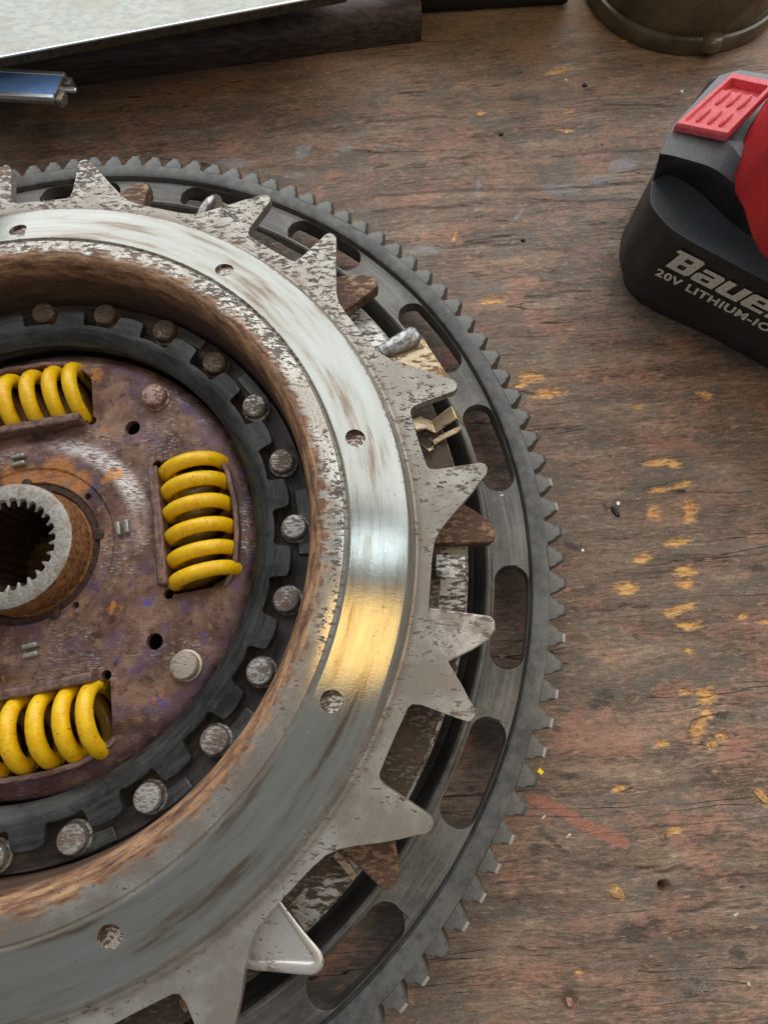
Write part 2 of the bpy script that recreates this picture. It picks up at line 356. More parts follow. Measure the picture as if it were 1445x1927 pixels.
M = dict(
    bench=mat_bench(), cover=mat_cover(), disc=mat_disc(), yellow=mat_yellow(), hubtop=mat_hub_top(),
    web=mat_dark_steel('flywheel_web_steel', (0.105, 0.103, 0.098), (0.215, 0.21, 0.195), 0.46, 0.40),
    tooth=mat_dark_steel('gear_tooth_steel', (0.095, 0.097, 0.095), (0.175, 0.176, 0.168), 0.45, 0.42, False),
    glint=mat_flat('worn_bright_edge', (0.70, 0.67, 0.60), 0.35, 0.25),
    fingers=mat_dark_steel('blued_ring_steel', (0.024, 0.026, 0.027), (0.072, 0.076, 0.076), 0.36, 0.5),
    facing=mat_dark_steel('sooty_carrier_steel', (0.035, 0.030, 0.027), (0.120, 0.100, 0.088), 0.50, 0.35),
    segment=mat_dark_steel('grey_segment_steel', (0.075, 0.075, 0.070), (0.19, 0.19, 0.18), 0.42, 0.5),
    rivet=mat_mottled('worn_rivet_steel', (0.52, 0.51, 0.49), (0.20, 0.155, 0.125), 0.50, 1.4, 0.6, 0.42),
    rivet_dark=mat_mottled('smoked_rivet_steel', (0.26, 0.20, 0.145), (0.10, 0.066, 0.045), 0.52, 1.4, 0.4, 0.45),
    stop=mat_mottled('rusty_rivet_steel', (0.40, 0.28, 0.24), (0.21, 0.095, 0.06), 0.52, 1.2, 0.4, 0.45),
    stop_pale=mat_mottled('pale_rivet_steel', (0.48, 0.43, 0.36), (0.26, 0.16, 0.085), 0.46, 1.2, 0.5, 0.40),
    lower=mat_mottled('brown_housing_steel', (0.20, 0.165, 0.125), (0.055, 0.036, 0.024), 0.56, 1.1, 0.4, 0.36, rust=(0.11, 0.065, 0.032)),
    lugrust=mat_mottled('rusty_lug_steel', (0.28, 0.175, 0.10), (0.10, 0.050, 0.032), 0.52, 0.8, 0.4, 0.42),
    mott=mat_mottled('mottled_plated_steel', (0.60, 0.60, 0.56), (0.080, 0.060, 0.045), 0.50, 0.75, 0.6, 0.36, 12.0, (0.4, 1.2)),
    pale=mat_mottled('pale_plated_lug', (0.62, 0.60, 0.56), (0.24, 0.20, 0.165), 0.43, 0.7, 0.55, 0.34, 5.0),
    gold=mat_mottled('brassy_clip_steel', (0.50, 0.40, 0.26), (0.16, 0.105, 0.06), 0.47, 0.6, 0.65, 0.30, rust=(0.30, 0.17, 0.05)),
    silver=mat_flat('smooth_silver_steel', (0.50, 0.50, 0.50), 0.40, 0.7, 0.35, 0.7),
    hubrust=mat_rust('hub_orange_rust', (0.13, 0.055, 0.022), (0.36, 0.17, 0.062)),
    bore=mat_rust('bore_dark_rust', (0.022, 0.013, 0.010), (0.075, 0.036, 0.022)),
    lip=mat_rust('lip_brown_oxide', (0.11, 0.062, 0.048), (0.25, 0.155, 0.13), 0.42),
    palesmooth=mat_flat('worn_pale_steel', (0.58, 0.56, 0.52), 0.42, 0.5, 0.15, 0.4),
    pitfloor=mat_mottled('punch_floor_steel', (0.62, 0.58, 0.52), (0.13, 0.075, 0.05), 0.52, 1.6, 0.6, 0.34),
    tab=mat_flat('grey_tab_steel', (0.38, 0.38, 0.35), 0.42, 0.5, 0.2, 1.5),
    black=mat_plastic('black_battery_plastic', (0.020, 0.020, 0.021), (0.048, 0.050, 0.052), 0.38, dust=(0.165, 0.185, 0.200)),  # last tint paints the pack's upward faces as if lit
    red=mat_plastic('red_handle_plastic', (0.55, 0.018, 0.022), (0.42, 0.016, 0.018), 0.42),
    latch=mat_flat('dusty_red_latch', (0.78, 0.115, 0.135), 0.52, 0.0, 0.12, 0.8),
    print=mat_flat('worn_cream_print', (0.80, 0.76, 0.62), 0.55, 0.0, 0.14, 1.6),
    board=mat_board(), boardedge=mat_flat('board_edge_metal', (0.075, 0.060, 0.038), 0.5, 0.3, 0.3),
    trim=mat_flat('bright_board_lip', (0.80, 0.86, 0.88), 0.25, 0.7, 0.05),
    rail=mat_rust('rail_oiled_wood', (0.040, 0.025, 0.020), (0.105, 0.072, 0.062), 0.34),
    blue=mat_flat('blue_scale_print', (0.16, 0.32, 0.66), 0.6, 0.0, 0.08, 0.4),
    alu=mat_flat('satin_aluminium', (0.72, 0.76, 0.80), 0.30, 0.8, 0.06, 0.5),
    aluend=mat_flat('cast_grey_end', (0.30, 0.27, 0.23), 0.45, 0.5, 0.25, 0.9),
    label=mat_flat('white_label', (0.55, 0.66, 0.74), 0.5, 0.0, 0.1, 0.5),
    olive=mat_flat('olive_resin', (0.14, 0.105, 0.055), 0.24, 0.0, 0.25, 0.06),
    darkbox=mat_flat('shadow_black', (0.012, 0.011, 0.010), 0.7, 0.0, 0.2),  # black of the added block that stands in for shadow
    fleck=mat_flat('silver_fleck', (0.8, 0.8, 0.8), 0.35, 0.6, 0.1, 2),
    soot=mat_flat('black_grit', (0.02, 0.02, 0.022), 0.6, 0.0, 0.2, 2),
    tanchip=mat_flat('tan_wood_chip', (0.62, 0.38, 0.15), 0.7, 0.0, 0.25, 1.2),
    yellowchip=mat_flat('yellow_paint_chip', (0.90, 0.68, 0.02), 0.4, 0.0, 0.08, 1.2),
    hole=mat_flat('bored_hole_wood', (0.06, 0.035, 0.022), 0.8, 0.0, 0.3, 1.0),
    plug=mat_flat('pink_plug_wood', (0.45, 0.25, 0.19), 0.6, 0.0, 0.2, 1.5),
)

# ------------------------------------------------------------------ mesh helpers
def link(o, parent=None):
    COL.objects.link(o)
    if parent is not None: o.parent = parent
    return o
def tag(o, label=None, cat=None, group=None, kind=None):
    if label: o['label'] = label
    if cat: o['category'] = cat
    if group: o['group'] = group
    if kind: o['kind'] = kind
    return o
def empty(name, loc=(0, 0, 0), label=None, cat=None, group=None):
    o = bpy.data.objects.new(name, None); link(o); o.location = [c*S for c in loc]
    o.empty_display_size = 0.01
    return tag(o, label, cat, group)
def mesh(name, vs, fs, mats, parent=None, smooth=30, mi=None):
    me = bpy.data.meshes.new(name)
    me.from_pydata([(x*S, y*S, z*S) for x, y, z in vs], [], fs)
    for m in (mats if isinstance(mats, (list, tuple)) else [mats]): me.materials.append(m)
    if mi is not None: me.polygons.foreach_set('material_index', mi)
    bm = bmesh.new(); bm.from_mesh(me); bmesh.ops.recalc_face_normals(bm, faces=bm.faces); bm.to_mesh(me); bm.free()
    if smooth:
        me.polygons.foreach_set('use_smooth', [True]*len(me.polygons)); me.set_sharp_from_angle(angle=R(smooth))
    o = bpy.data.objects.new(name, me); link(o, parent)
    return o
def bevel(o, w, seg=2, ang=35):
    b = o.modifiers.new('bevel', 'BEVEL'); b.width = w*S; b.segments = seg; b.limit_method = 'ANGLE'; b.angle_limit = R(ang)
    b.harden_normals = False
    return o
def lathe(name, prof, mats, parent=None, n=256, smooth=35, cx=0, cy=0, closed=True, zones=None):
    vs = []; fs = []; mi = []
    m = len(prof)
    for i in range(n):
        c, s_ = math.cos(2*PI*i/n), math.sin(2*PI*i/n)
        vs += [(cx+r*c, cy+r*s_, z) for r, z in prof]
    for i in range(n):
        j = (i+1) % n
        for k in range(m if closed else m-1):
            l = (k+1) % m
            fs.append((i*m+k, j*m+k, j*m+l, i*m+l)); mi.append(zones[k] if zones else 0)
    return mesh(name, vs, fs, mats, parent, smooth, mi)
def disc_top(name, prof, mat, parent=None, n=48, cx=0, cy=0, smooth=35):
    """solid of revolution, profile from outer bottom to centre top (last point r=0)"""
    vs = []; fs = []; m = len(prof)-1
    for i in range(n):
        c, s_ = math.cos(2*PI*i/n), math.sin(2*PI*i/n)
        vs += [(cx+r*c, cy+r*s_, z) for r, z in prof[:-1]]
    vs.append((cx, cy, prof[-1][1])); top = len(vs)-1
    for i in range(n):
        j = (i+1) % n
        for k in range(m-1): fs.append((i*m+k, j*m+k, j*m+k+1, i*m+k+1))
        fs.append((i*m+m-1, j*m+m-1, top))
    fs.append(tuple(i*m for i in range(n))[::-1])
    return mesh(name, vs, fs, mat, parent, smooth)
def prism(name, pts, z0, z1, mats, parent=None, smooth=30):
    """pts: plan outline; z0/z1 numbers or lists"""
    n = len(pts)
    a = z0 if isinstance(z0, (list, tuple)) else [z0]*n
    b = z1 if isinstance(z1, (list, tuple)) else [z1]*n
    vs = [(x, y, a[i]) for i, (x, y) in enumerate(pts)] + [(x, y, b[i]) for i, (x, y) in enumerate(pts)]
    fs = [tuple(range(n))[::-1], tuple(range(n, 2*n))] + [(i, (i+1) % n, (i+1) % n+n, i+n) for i in range(n)]
    return mesh(name, vs, fs, mats, parent, smooth)
def box(name, c, d, mat, parent=None, rz=0, bev=0.3):
    x, y, z = d; cs, sn = math.cos(R(rz)), math.sin(R(rz))
    pts = [(c[0]+px*cs-py*sn, c[1]+px*sn+py*cs) for px, py in ((-x/2, -y/2), (x/2, -y/2), (x/2, y/2), (-x/2, y/2))]
    o = prism(name, pts, c[2]-z/2, c[2]+z/2, mat, parent)
    if bev: bevel(o, bev)
    return o
def tube(name, path, rad, mat, parent=None, ns=10, caps=True, up=(0, 0, 1), flat=1.0):
    vs = []; fs = []; n = len(path); P = [Vector(p) for p in path]
    rr = rad if isinstance(rad, (list, tuple)) else [rad]*n
    for i in range(n):
        t = (P[min(i+1, n-1)]-P[max(i-1, 0)]).normalized()
        a = t.cross(Vector(up));
        if a.length < 1e-3: a = t.cross(Vector((1, 0, 0)))
        a.normalize(); b = a.cross(t).normalized()
        for k in range(ns):
            q = P[i] + a*(rr[i]*math.cos(2*PI*k/ns)) + b*(rr[i]*flat*math.sin(2*PI*k/ns))
            vs.append(tuple(q))
    for i in range(n-1):
        for k in range(ns):
            l = (k+1) % ns
            fs.append((i*ns+k, i*ns+l, (i+1)*ns+l, (i+1)*ns+k))
    if caps:
        fs.append(tuple(range(ns))[::-1]); fs.append(tuple((n-1)*ns+k for k in range(ns)))
    return mesh(name, vs, fs, mat, parent, 50)
def cut(o, cutters):
    for c in cutters:
        m = o.modifiers.new('cut', 'BOOLEAN'); m.operation = 'DIFFERENCE'; m.solver = 'EXACT'; m.object = c; m.material_mode = 'TRANSFER'
    dg = bpy.context.evaluated_depsgraph_get(); dg.update()
    me = bpy.data.meshes.new_from_object(o.evaluated_get(dg))
    o.modifiers.clear(); old = o.data; o.data = me; me.name = old.name
    for c in cutters:
        d = c.data; bpy.data.objects.remove(c); bpy.data.meshes.remove(d)
    me.polygons.foreach_set('use_smooth', [True]*len(me.polygons)); me.set_sharp_from_angle(angle=R(30))
    return o
def dup(o, parent, rz=0.0):
    c = o.copy(); COL.objects.link(c); c.parent = parent
    c.rotation_euler.z = rz
    return c
def pol(r, d): return (r*math.cos(R(d)), r*math.sin(R(d)))

TZ = -16.0       # bench level; z = 0 is the top of the starter teeth

# ------------------------------------------------------------------ bench top
def bench():
    x0, x1, y0, y1, st = -110.0, 300.0, -170.0, 300.0, 0.8
    xs = np.arange(x0, x1+st, st); ys = np.arange(y0, y1+st, st)
    nx, ny = len(xs), len(ys)
    X, Y = np.meshgrid(xs, ys)
    rng = np.random.default_rng(3)
    def ell(m, cx, cy, a, b, ang=3.5, amp=1.0):
        c, s_ = math.cos(R(ang)), math.sin(R(ang))
        u = ((X-cx)*c + (Y-cy)*s_)/a; v = (-(X-cx)*s_ + (Y-cy)*c)/b
        np.maximum(m, amp*np.exp(-(u*u+v*v)*0.9), out=m)
    def seg(m, p, q, w, amp=1.0, wob=0.0):
        dx, dy = q[0]-p[0], q[1]-p[1]; L = math.hypot(dx, dy)
        t = np.clip(((X-p[0])*dx+(Y-p[1])*dy)/L/L, 0, 1)
        off = wob*np.sin(t*9+p[0])
        d = np.hypot(X-p[0]-t*dx-off*dy/L, Y-p[1]-t*dy+off*dx/L)
        np.maximum(m, amp*np.exp(-(d/w)**2*0.9), out=m)
    Z = lambda: np.zeros_like(X)
    chip, smear, redp, stain, warm, crack = Z(), Z(), Z(), Z(), Z(), Z()
    for (p, a, b, ang) in [
        ((188.58, 18.13), 2.0, 2.6, 0), ((187.62, 14.75), 2.2, 1.5, 10), ((177.12, 16.54), 2.2, 1.8, 60), ((183.07, 7.29), 3.6, 1.4, 8),
        ((171.85, 2.30), 2.4, 1.4, 20), ((184.15, -1.81), 3.0, 1.9, 5), ((183.61, -5.62), 2.6, 1.4, 5), ((166.41, -6.64), 3.2, 1.9, 5),
        ((181.39, -12.65), 4.2, 1.2, 18), ((178.12, -14.18), 1.5, 1.2, 0), ((182.84, -17.56), 3.4, 1.2, 3), ((181.81, -24.77), 1.5, 0.7, 3),
        ((184.70, -37.42), 2.4, 2.8, 80), ((179.32, -35.99), 2.2, 0.8, 0), ((184.35, -41.66), 1.2, 1.6, 80), ((181.11, -45.84), 3.2, 1.7, 60),
        ((187.19, -47.62), 1.6, 1.4, 0), ((180.86, 33.04), 4.6, 1.0, 6), ((185.41, 32.62), 1.3, 2.2, 80), ((179.68, 23.90), 4.0, 0.8, 8),
        ((186.89, 25.56), 3.0, 0.9, 8), ((198.34, 56.40), 1.3, 2.6, 70), ((176.57, 52.39), 1.5, 0.9, 0), ((154.62, -85.80), 1.7, 1.5, 20),
        ((184.53, -49.95), 1.4, 1.2, 0), ((143.19, 63.96), 4.5, 1.4, -8), ((147.94, 57.65), 4.6, 1.7, 5), ((140.39, 61.27), 3.2, 1.0, 20),
        ((171.24, -71.44), 2.2, 0.8, 20), ((195.93, -63.20), 2.4, 1.4, -40), ((198.26, -15.01), 1.8, 0.7, 20), ((204.80, -16.56), 2.2, 0.7, 15),
        ((158.03, -61.19), 2.2, 0.8, 10), ((163.47, 167.93), 3.2, 0.7, -8), ((131.78, 177.84), 1.8, 1.0, 5), ((192.63, 213.23), 4.0, 0.7, 3), ((162.97, 198.37), 5.0, 1.1, 20),
        ((119.63, 120.50), 0.7, 2.4, -20), ((131.56, 93.54), 3.8, 1.2, 4), ((165.26, 177.04), 2.0, 0.8, 4), ((170.88, -49.72), 2.0, 0.8, 4), ((143.44, -103.47), 1.4, 0.5, 10)]:
        ell(chip, p[0], p[1], a*1.2, b*1.2, ang, 0.95)
    for (p, a, b, ang) in [((37.00, 157.12), 9, 2.6, 0), ((63.32, 161.31), 5, 3.4, 40), ((79.58, 162.53), 4, 2.6, 0), ((109.03, 115.08), 9, 2.2, 3), ((182.48, 150.76), 7, 3.5, 10),
        ((129.19, 142.74), 1.0, 6.0, -8), ((142.96, 129.12), 5.5, 0.9, 52), ((158.22, 140.57), 9, 3, 0), ((95.82, 162.70), 6, 0.8, -8), ((173.97, 143.68), 5, 3, 0), ((191.83, -17.28), 4, 0.5, -10), ((60.74, 149.98), 6, 1.4, 0)]:
        ell(smear, p[0], p[1], a, b, ang)
    seg(redp, (134.31, -63.29), (157.92, -74.69), 1.7, 1.0, 0.3)
    seg(redp, (117.28, 77.11), (114.86, 68.06), 1.1)
    ell(redp, *(74.82, 149.50), 2.6, 0.8, 5)
    for (p, a, b) in [((170.22, 41.32), 6.0, 1.7), ((184.15, 33.00), 6.0, 2.2), ((156.47, -12.55), 9, 1.6), ((129.74, 155.11), 12, 1.6), ((195.29, -37.13), 9, 2.4), ((191.75, -49.66), 8, 3), ((162.60, -52.47), 3, 1.4), ((217.85, 96.78), 5, 2), ((151.78, 4.24), 8, 1.4), ((177.84, -56.45), 5, 1.2), ((153.70, 85.63), 14, 1.4), ((180.37, -77.01), 10, 2.5), ((164.25, -25.49), 10, 1.6), ((145.08, 147.11), 10, 1.2), ((102.04, 178.22), 12, 1.6)]:
        ell(redp, p[0], p[1], a, b, 4, 0.50)
    for (p, a, b, ang) in [((174.33, 111.02), 2.0, 1.3, 0), ((165.94, 17.50), 1.2, 3.0, 20), ((151.93, 5.88), 4.5, 1.6, -20), ((145.46, -58.20), 5.2, 1.2, 0), ((139.15, -74.21), 6, 1.0, -40),
        ((174.35, 187.41), 3.6, 2.6, 20), ((167.80, -21.00), 3.2, 0.8, -30), ((155.43, -37.87), 5.5, 2.6, 30), ((144.15, 118.19), 1.0, 0.8, 0), ((138.36, 167.59), 1.3, 1.0, 0), ((166.99, -84.71), 1.3, 1.6, 0),
        ((205.25, -0.97), 4, 1.8, 0), ((182.11, -56.43), 1.4, 1.4, 0), ((184.47, 23.33), 4, 1.0, -10), ((149.51, 101.74), 1.8, 1.0, -10), ((160.73, 93.91), 1.3, 1.0, 0), ((183.56, -98.97), 3, 2.4, 30),
        ((163.25, -92.85), 3.2, 2.2, 0), ((157.67, -94.67), 5, 3, 0), ((120.75, 73.98), 1.2, 1.0, 0), ((162.80, 18.38), 1.0, 2.6, 20), ((134.81, -76.13), 2.2, 1.6, 0), ((106.79, 153.41), 5.5, 1.8, 0), ((93.80, 153.36), 4, 1.4, 0)]:
        ell(stain, p[0], p[1], a, b, ang)
    for _ in range(110):
        ell(stain, rng.uniform(120, 260), rng.uniform(-140, 240), rng.uniform(0.5, 1.6), rng.uniform(0.3, 0.8), rng.uniform(-30, 30), 0.9)
    for _ in range(45):
        ell(chip, rng.uniform(60, 260), rng.uniform(-140, 240), rng.uniform(0.8, 3.0), rng.uniform(0.15, 0.4), rng.uniform(-5, 12), 0.55)
    for (p, q) in [((89.87, 139.64), (189.18, 141.96)), ((89.91, 132.65), (129.77, 134.27)), ((157.50, 155.89), (197.04, 158.24)), ((143.48, 94.32), (165.57, 97.01)), ((112.85, 116.11), (139.36, 116.96)), ((179.58, 85.05), (179.55, 84.84)),
        ((148.14, 134.88), (186.39, 134.62)), ((115.82, 155.61), (129.83, 157.13)), ((156.42, -13.01), (171.17, -12.14)), ((160.65, -80.88), (174.38, -80.51)), ((170.39, -89.59), (190.66, -88.42)), ((118.44, 176.77), (87.60, 175.32)),
        ((143.40, 184.62), (153.65, 184.47))]:
        seg(crack, p, q, 0.55, 0.75, 0.5)
    warm[:] = np.clip((Y-175)/45.0, 0, 1)*0.9
    Zh = np.full_like(X, TZ) + 0.15*np.sin(X*0.045+Y*0.11) + 0.10*np.sin(Y*0.31+0.03*X)
    Zh -= 0.35*np.clip(chip, 0, 1) + 0.15*stain
    for (hx, hy), rr, dp in (((166.99, -84.71), 1.5, 4.0), ((140.50, -109.89), 2.2, 1.2)):
        d = np.hypot(X-hx, Y-hy); Zh -= dp*np.clip(1.25-(d/rr)**3, 0, 1)
    me = bpy.data.meshes.new('bench_top')
    # visible part is a fine grid; a coarse skirt carries the slab on past the frame
    co = np.stack([X.ravel(), Y.ravel(), Zh.ravel()], 1)*S
    idx = np.arange(nx*ny).reshape(ny, nx)
    q = np.stack([idx[:-1, :-1], idx[:-1, 1:], idx[1:, 1:], idx[1:, :-1]], -1).reshape(-1, 4)
    X0, X1, Y0, Y1, ZB = -900, 900, -500, 340, TZ-40
    ext = np.array([(X0, Y0, TZ), (X1, Y0, TZ), (X1, Y1, TZ), (X0, Y1, TZ), (X0, Y0, ZB), (X1, Y0, ZB), (X1, Y1, ZB), (X0, Y1, ZB)])*S
    co = np.concatenate([co, ext]); b = nx*ny
    e = [idx[0, 0], idx[0, -1], idx[-1, -1], idx[-1, 0]]
    edge = [list(idx[0, :]), list(idx[:, -1]), list(idx[-1, ::-1]), list(idx[::-1, 0])]
    polys = q.tolist()
    for s_ in range(4):
        polys.append([b+s_, b+(s_+1) % 4] + edge[s_][::-1])
        polys.append([b+s_, b+4+s_, b+4+(s_+1) % 4, b+(s_+1) % 4])
    polys.append([b+7, b+6, b+5, b+4])
    me.from_pydata(co.tolist(), [], polys)
    for nm, arr in (('chip', chip), ('smear', smear), ('redpaint', redp), ('stain', stain), ('warmth', warm), ('crack', crack)):
        at = me.attributes.new(nm, 'FLOAT', 'POINT')
        at.data.foreach_set('value', np.concatenate([arr.ravel(), np.zeros(8)]).astype(np.float32))
    me.materials.append(M['bench'])
    me.polygons.foreach_set('use_smooth', [True]*len(me.polygons))
    o = bpy.data.objects.new('bench_top', me); link(o); tag(o, kind='structure')
    o['label'] = 'worn dark wooden workbench top with reddish grain, cracks and paint chips'
bench()

# ------------------------------------------------------------------ flywheel with starter ring
fly = empty('flywheel', (0, 0, TZ), 'dark steel slotted flywheel with starter teeth, lying lowest in the clutch stack', 'flywheel')
def child(o, parent):                      # parent origin sits at bench level; keep world placement
    o.parent = parent; o.location = tuple(-c for c in parent.location)
    return o
NTOOTH = 124
NS = NTOOTH*8
ring_prof = [(135.6, -0.4), (136.4, 0.0), (140.0, 0.0), (140.0, -9.0), (135.3, -9.0), (135.2, -6.0), (135.1, -1.8), (135.3, -1.2)]
ph0 = 1.5433864
th0 = math.degrees(ph0) - 360.0/NTOOTH/2     # centre of a tooth
rg = lathe('ring_gear_rim', [(r, z) for r, z in ring_prof], M['tooth'], None, NS, 40)
rg.rotation_euler.z = R(th0) ; child(rg, fly)
pw = 360.0/NTOOTH
def tooth_mesh():
    # plan outline, half widths in fractions of the pitch
    rows = [(140.0, 0.49), (140.4, 0.44), (142.0, 0.335), (143.4, 0.235), (144.4, 0.165), (144.65, 0.145)]
    out = [(r, -w) for r, w in rows] + [(r, w) for r, w in rows[::-1]]
    base = [(140.0, k/8) for k in (3, 2, 1, 0, -1, -2, -3)]
    pts = out + base
    def P(l, dz, dr=0.0, sh=0.0): return [((r-dr if r > 143 else r)*math.cos(R(w*pw*(1-sh))), (r-dr if r > 143 else r)*math.sin(R(w*pw*(1-sh))), dz) for r, w in l]
    n = len(pts)
    top = P(pts, 0.0, 0.9, 0.10); c1 = P(pts, -0.7); c2 = P(pts, -8.4); bot = P(pts, -9.0, 0.6, 0.08)
    vs = top+c1+c2+bot
    fs = [tuple(range(n)), tuple(range(3*n, 4*n))[::-1]]; mi = [0, 0]
    for L in range(3):
        for i in range(n):
            j = (i+1) % n
            fs.append((L*n+i, (L+1)*n+i, (L+1)*n+j, L*n+j))
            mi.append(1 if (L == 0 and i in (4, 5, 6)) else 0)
    return vs, fs, mi
vs, fs, mi = tooth_mesh()
t0 = mesh('tooth', vs, fs, [M['tooth'], M['glint']], None, 25, mi)
t0.rotation_euler.z = R(th0); child(t0, fly)
# a second, less worn tooth without the bright land
me2 = t0.data.copy(); me2.polygons.foreach_set('material_index', [0]*len(me2.polygons))
for i in range(1, NTOOTH):
    c = t0.copy(); COL.objects.link(c); c.parent = fly
    a = th0 - i*pw; c.rotation_euler.z = R(a)
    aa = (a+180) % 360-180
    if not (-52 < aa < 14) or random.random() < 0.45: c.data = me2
    c.scale = (1+random.uniform(-0.0012, 0.0010),)*2+(1,)
# web with eighteen long slots
web = lathe('slotted_web', [(123.9, -1.0), (125.0, -2.0), (135.0, -1.8), (135.1, -6.0), (124.0, -6.0), (123.9, -9.0), (118.0, -14.0), (60, -14.5), (60, -16.0), (121.0, -16.0), (121.0, -10), (122.4, -6.0), (122.4, -1.0)], M['web'], None, 360, 30)
def slot_pts(c, half, r0, r1):
    rc = (r0+r1)/2; h = (r1-r0)/2; pts = []
    hd = half-math.degrees(h/rc)
    for k in range(13): pts.append(pol(r1, c-hd+2*hd*k/12))
    cx, cy = pol(rc, c+hd); b = R(c+hd)
    for k in range(1, 12): a = b+PI*k/12; pts.append((cx+h*math.cos(a), cy+h*math.sin(a)))
    for k in range(13): pts.append(pol(r0, c+hd-2*hd*k/12))
    cx, cy = pol(rc, c-hd); b = R(c-hd)+PI
    for k in range(1, 12): a = b+PI*k/12; pts.append((cx+h*math.cos(a), cy+h*math.sin(a)))
    return pts
cvs = []; cfs = []
for i in range(9):
    c0 = 14.8+40*i
    for c in (c0, c0-22.0):
        pts = slot_pts(c, 6.2, 125.4, 134.7); n = len(pts); b = len(cvs)
        cvs += [(x, y, -8) for x, y in pts]+[(x, y, 3) for x, y in pts]
        cfs += [tuple(range(b, b+n))[::-1], tuple(range(b+n, b+2*n))]+[(b+j, b+(j+1) % n, b+(j+1) % n+n, b+j+n) for j in range(n)]
cut(web, [mesh('cutter', cvs, cfs, M['web'], None, 0)])
bevel(web, 0.35, 2, 50); child(web, fly)
lip = lathe('raised_lip', [(122.35, -0.6), (122.6, 1.6), (123.2, 2.0), (123.9, 1.7), (124.2, -1.0)], M['web'], None, 300, 40); child(lip, fly)

# ------------------------------------------------------------------ pressure plate stack: cover, lower star, plate
cov = empty('clutch_cover', (0, 0, -14), 'round silver pressed clutch cover with polished band and pointed star lugs', 'clutch cover')
def star_outline(c0, halfw, vin, rt, side_a=True, side_b=True, jit=0.0):
    """9-fold outline (r, deg); windows centred on c0 + 40 i"""
    tpl = [(-halfw+0.7, vin+0.2), (-halfw*0.55, vin), (0, vin-0.2), (halfw*0.55, vin), (halfw-0.7, vin+0.2), (halfw-0.1, vin+0.9), (halfw+0.15, vin+2.6)]
    spike = [(halfw+0.25, rt-1.3), (halfw+0.55, rt-0.2), (halfw+1.1, rt+0.2), (halfw+1.8, rt-0.3), (halfw+2.5, rt-2.0), (halfw+3.8, rt-4.6), (halfw+5.4, rt-8.0), (halfw+7.0, rt-11.2), (halfw+8.4, rt-13.6), (halfw+9.9, rt-15.2), (halfw+12.2, rt-15.9)]
    pts = []
    for i in range(9):
        c = c0+40*i
        j1, j2 = random.uniform(-jit, jit), random.uniform(-jit, jit)
        left = [(c-o, r+(j1 if r > vin+5 else 0)) for o, r in spike[::-1]] if side_a else [(c-o, vin) for o, r in spike[::-1]]
        mid = [(c+o, r) for o, r in ([(-x, y) for x, y in tpl[:4:-1]]+tpl)] if True else []
        right = [(c+o, r+(j2 if r > vin+5 else 0)) for o, r in spike] if side_b else [(c+o, vin) for o, r in spike]
        pts += left+mid+right
    return pts
def star_plate(name, out, rin, ztop, zbot, mat, parent, bev=0.35, ztip=0.0, rbend=110):
    n = len(out); vs = []; fs = []
    def zz(r): return ztip*max(0.0, r-rbend)/14.0
    for L, z in ((0, ztop), (1, zbot)):
        vs += [(*pol(r, d), z+zz(r)) for d, r in out]
        vs += [(*pol(rin, d), z) for d, r in out]
    for i in range(n):
        j = (i+1) % n
        fs += [(i, j, n+j, n+i), (2*n+j, 2*n+i, 3*n+i, 3*n+j), (i, 2*n+i, 2*n+j, j), (n+j, 3*n+j, 3*n+i, n+i)]
    o = mesh(name, vs, fs, mat, None, 28)
    bm = bmesh.new(); bm.from_mesh(o.data)
    bmesh.ops.remove_doubles(bm, verts=bm.verts, dist=2e-6)
    bmesh.ops.recalc_face_normals(bm, faces=bm.faces)
    bm.to_mesh(o.data); bm.free()
    o.data.polygons.foreach_set('use_smooth', [True]*len(o.data.polygons)); o.data.set_sharp_from_angle(angle=R(28))
    if bev: bevel(o, bev, 2, 50)
    return child(o, parent)
out_u = star_outline(14.8, 4.75, 108.0, 123.2, jit=0.7)
star_plate('star_flange', out_u, 103.0, 18.0, 15.2, M['cover'], cov, 0.35)
# band: bore wall, rusty rolled edge, mottled lip, groove, polished cone, crease
bp = [(77.2, 3.0), (77.0, 12.0), (77.3, 20.0), (77.7, 22.6), (78.3, 24.6), (79.1, 25.7), (80.2, 26.4), (81.2, 26.5), (82.2, 26.35), (85.9, 25.35), (86.2, 25.25), (86.45, 24.9), (86.75, 24.75), (87.05, 24.9), (87.3, 25.2),
      (87.6, 25.22), (87.9, 25.13), (95.0, 22.93), (101.2, 21.01), (101.5, 20.9), (102.0, 20.5), (102.6, 19.4), (102.95, 18.5), (103.3, 18.1), (103.9, 17.99), (103.9, 15.3), (101.5, 15.4), (99, 17.6), (94, 19.5), (86, 21.6), (81.0, 21.5), (80.0, 20), (79.9, 3.0)]
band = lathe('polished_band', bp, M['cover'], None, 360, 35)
# punched marks: tilted round cutters
cvs = []; cfs = []
for i in range(9):
    a = 56.0-40.0*i
    cx, cy = pol(92.0, a)
    n = 28; b = len(cvs)
    # bottom tilts: deep toward the bore side, runs out towards the upper right
    nrm = Vector((math.sin(R(17))*math.cos(R(a)), math.sin(R(17))*math.sin(R(a)), math.cos(R(17))))
    ta = Vector((0.80, -0.60, 0))
    dep = 2.0 if i in (1, 2, 3) else 1.2
    for lv in (0, 1):
        for k in range(n):
            t = 2*PI*k/n; x, y = 2.5*math.cos(t), 2.5*math.sin(t)
            surf = 23.85-(math.hypot(cx+x, cy+y)-92.0)*0.31
            z = (surf-dep*0.5+(x*ta.x+y*ta.y)/2.5*dep*0.55) if lv == 0 else surf+4
            cvs.append((cx+x, cy+y, z))
    cfs += [tuple(range(b, b+n))[::-1], tuple(range(b+n, b+2*n))]+[(b+j, b+(j+1) % n, b+(j+1) % n+n, b+j+n) for j in range(n)]
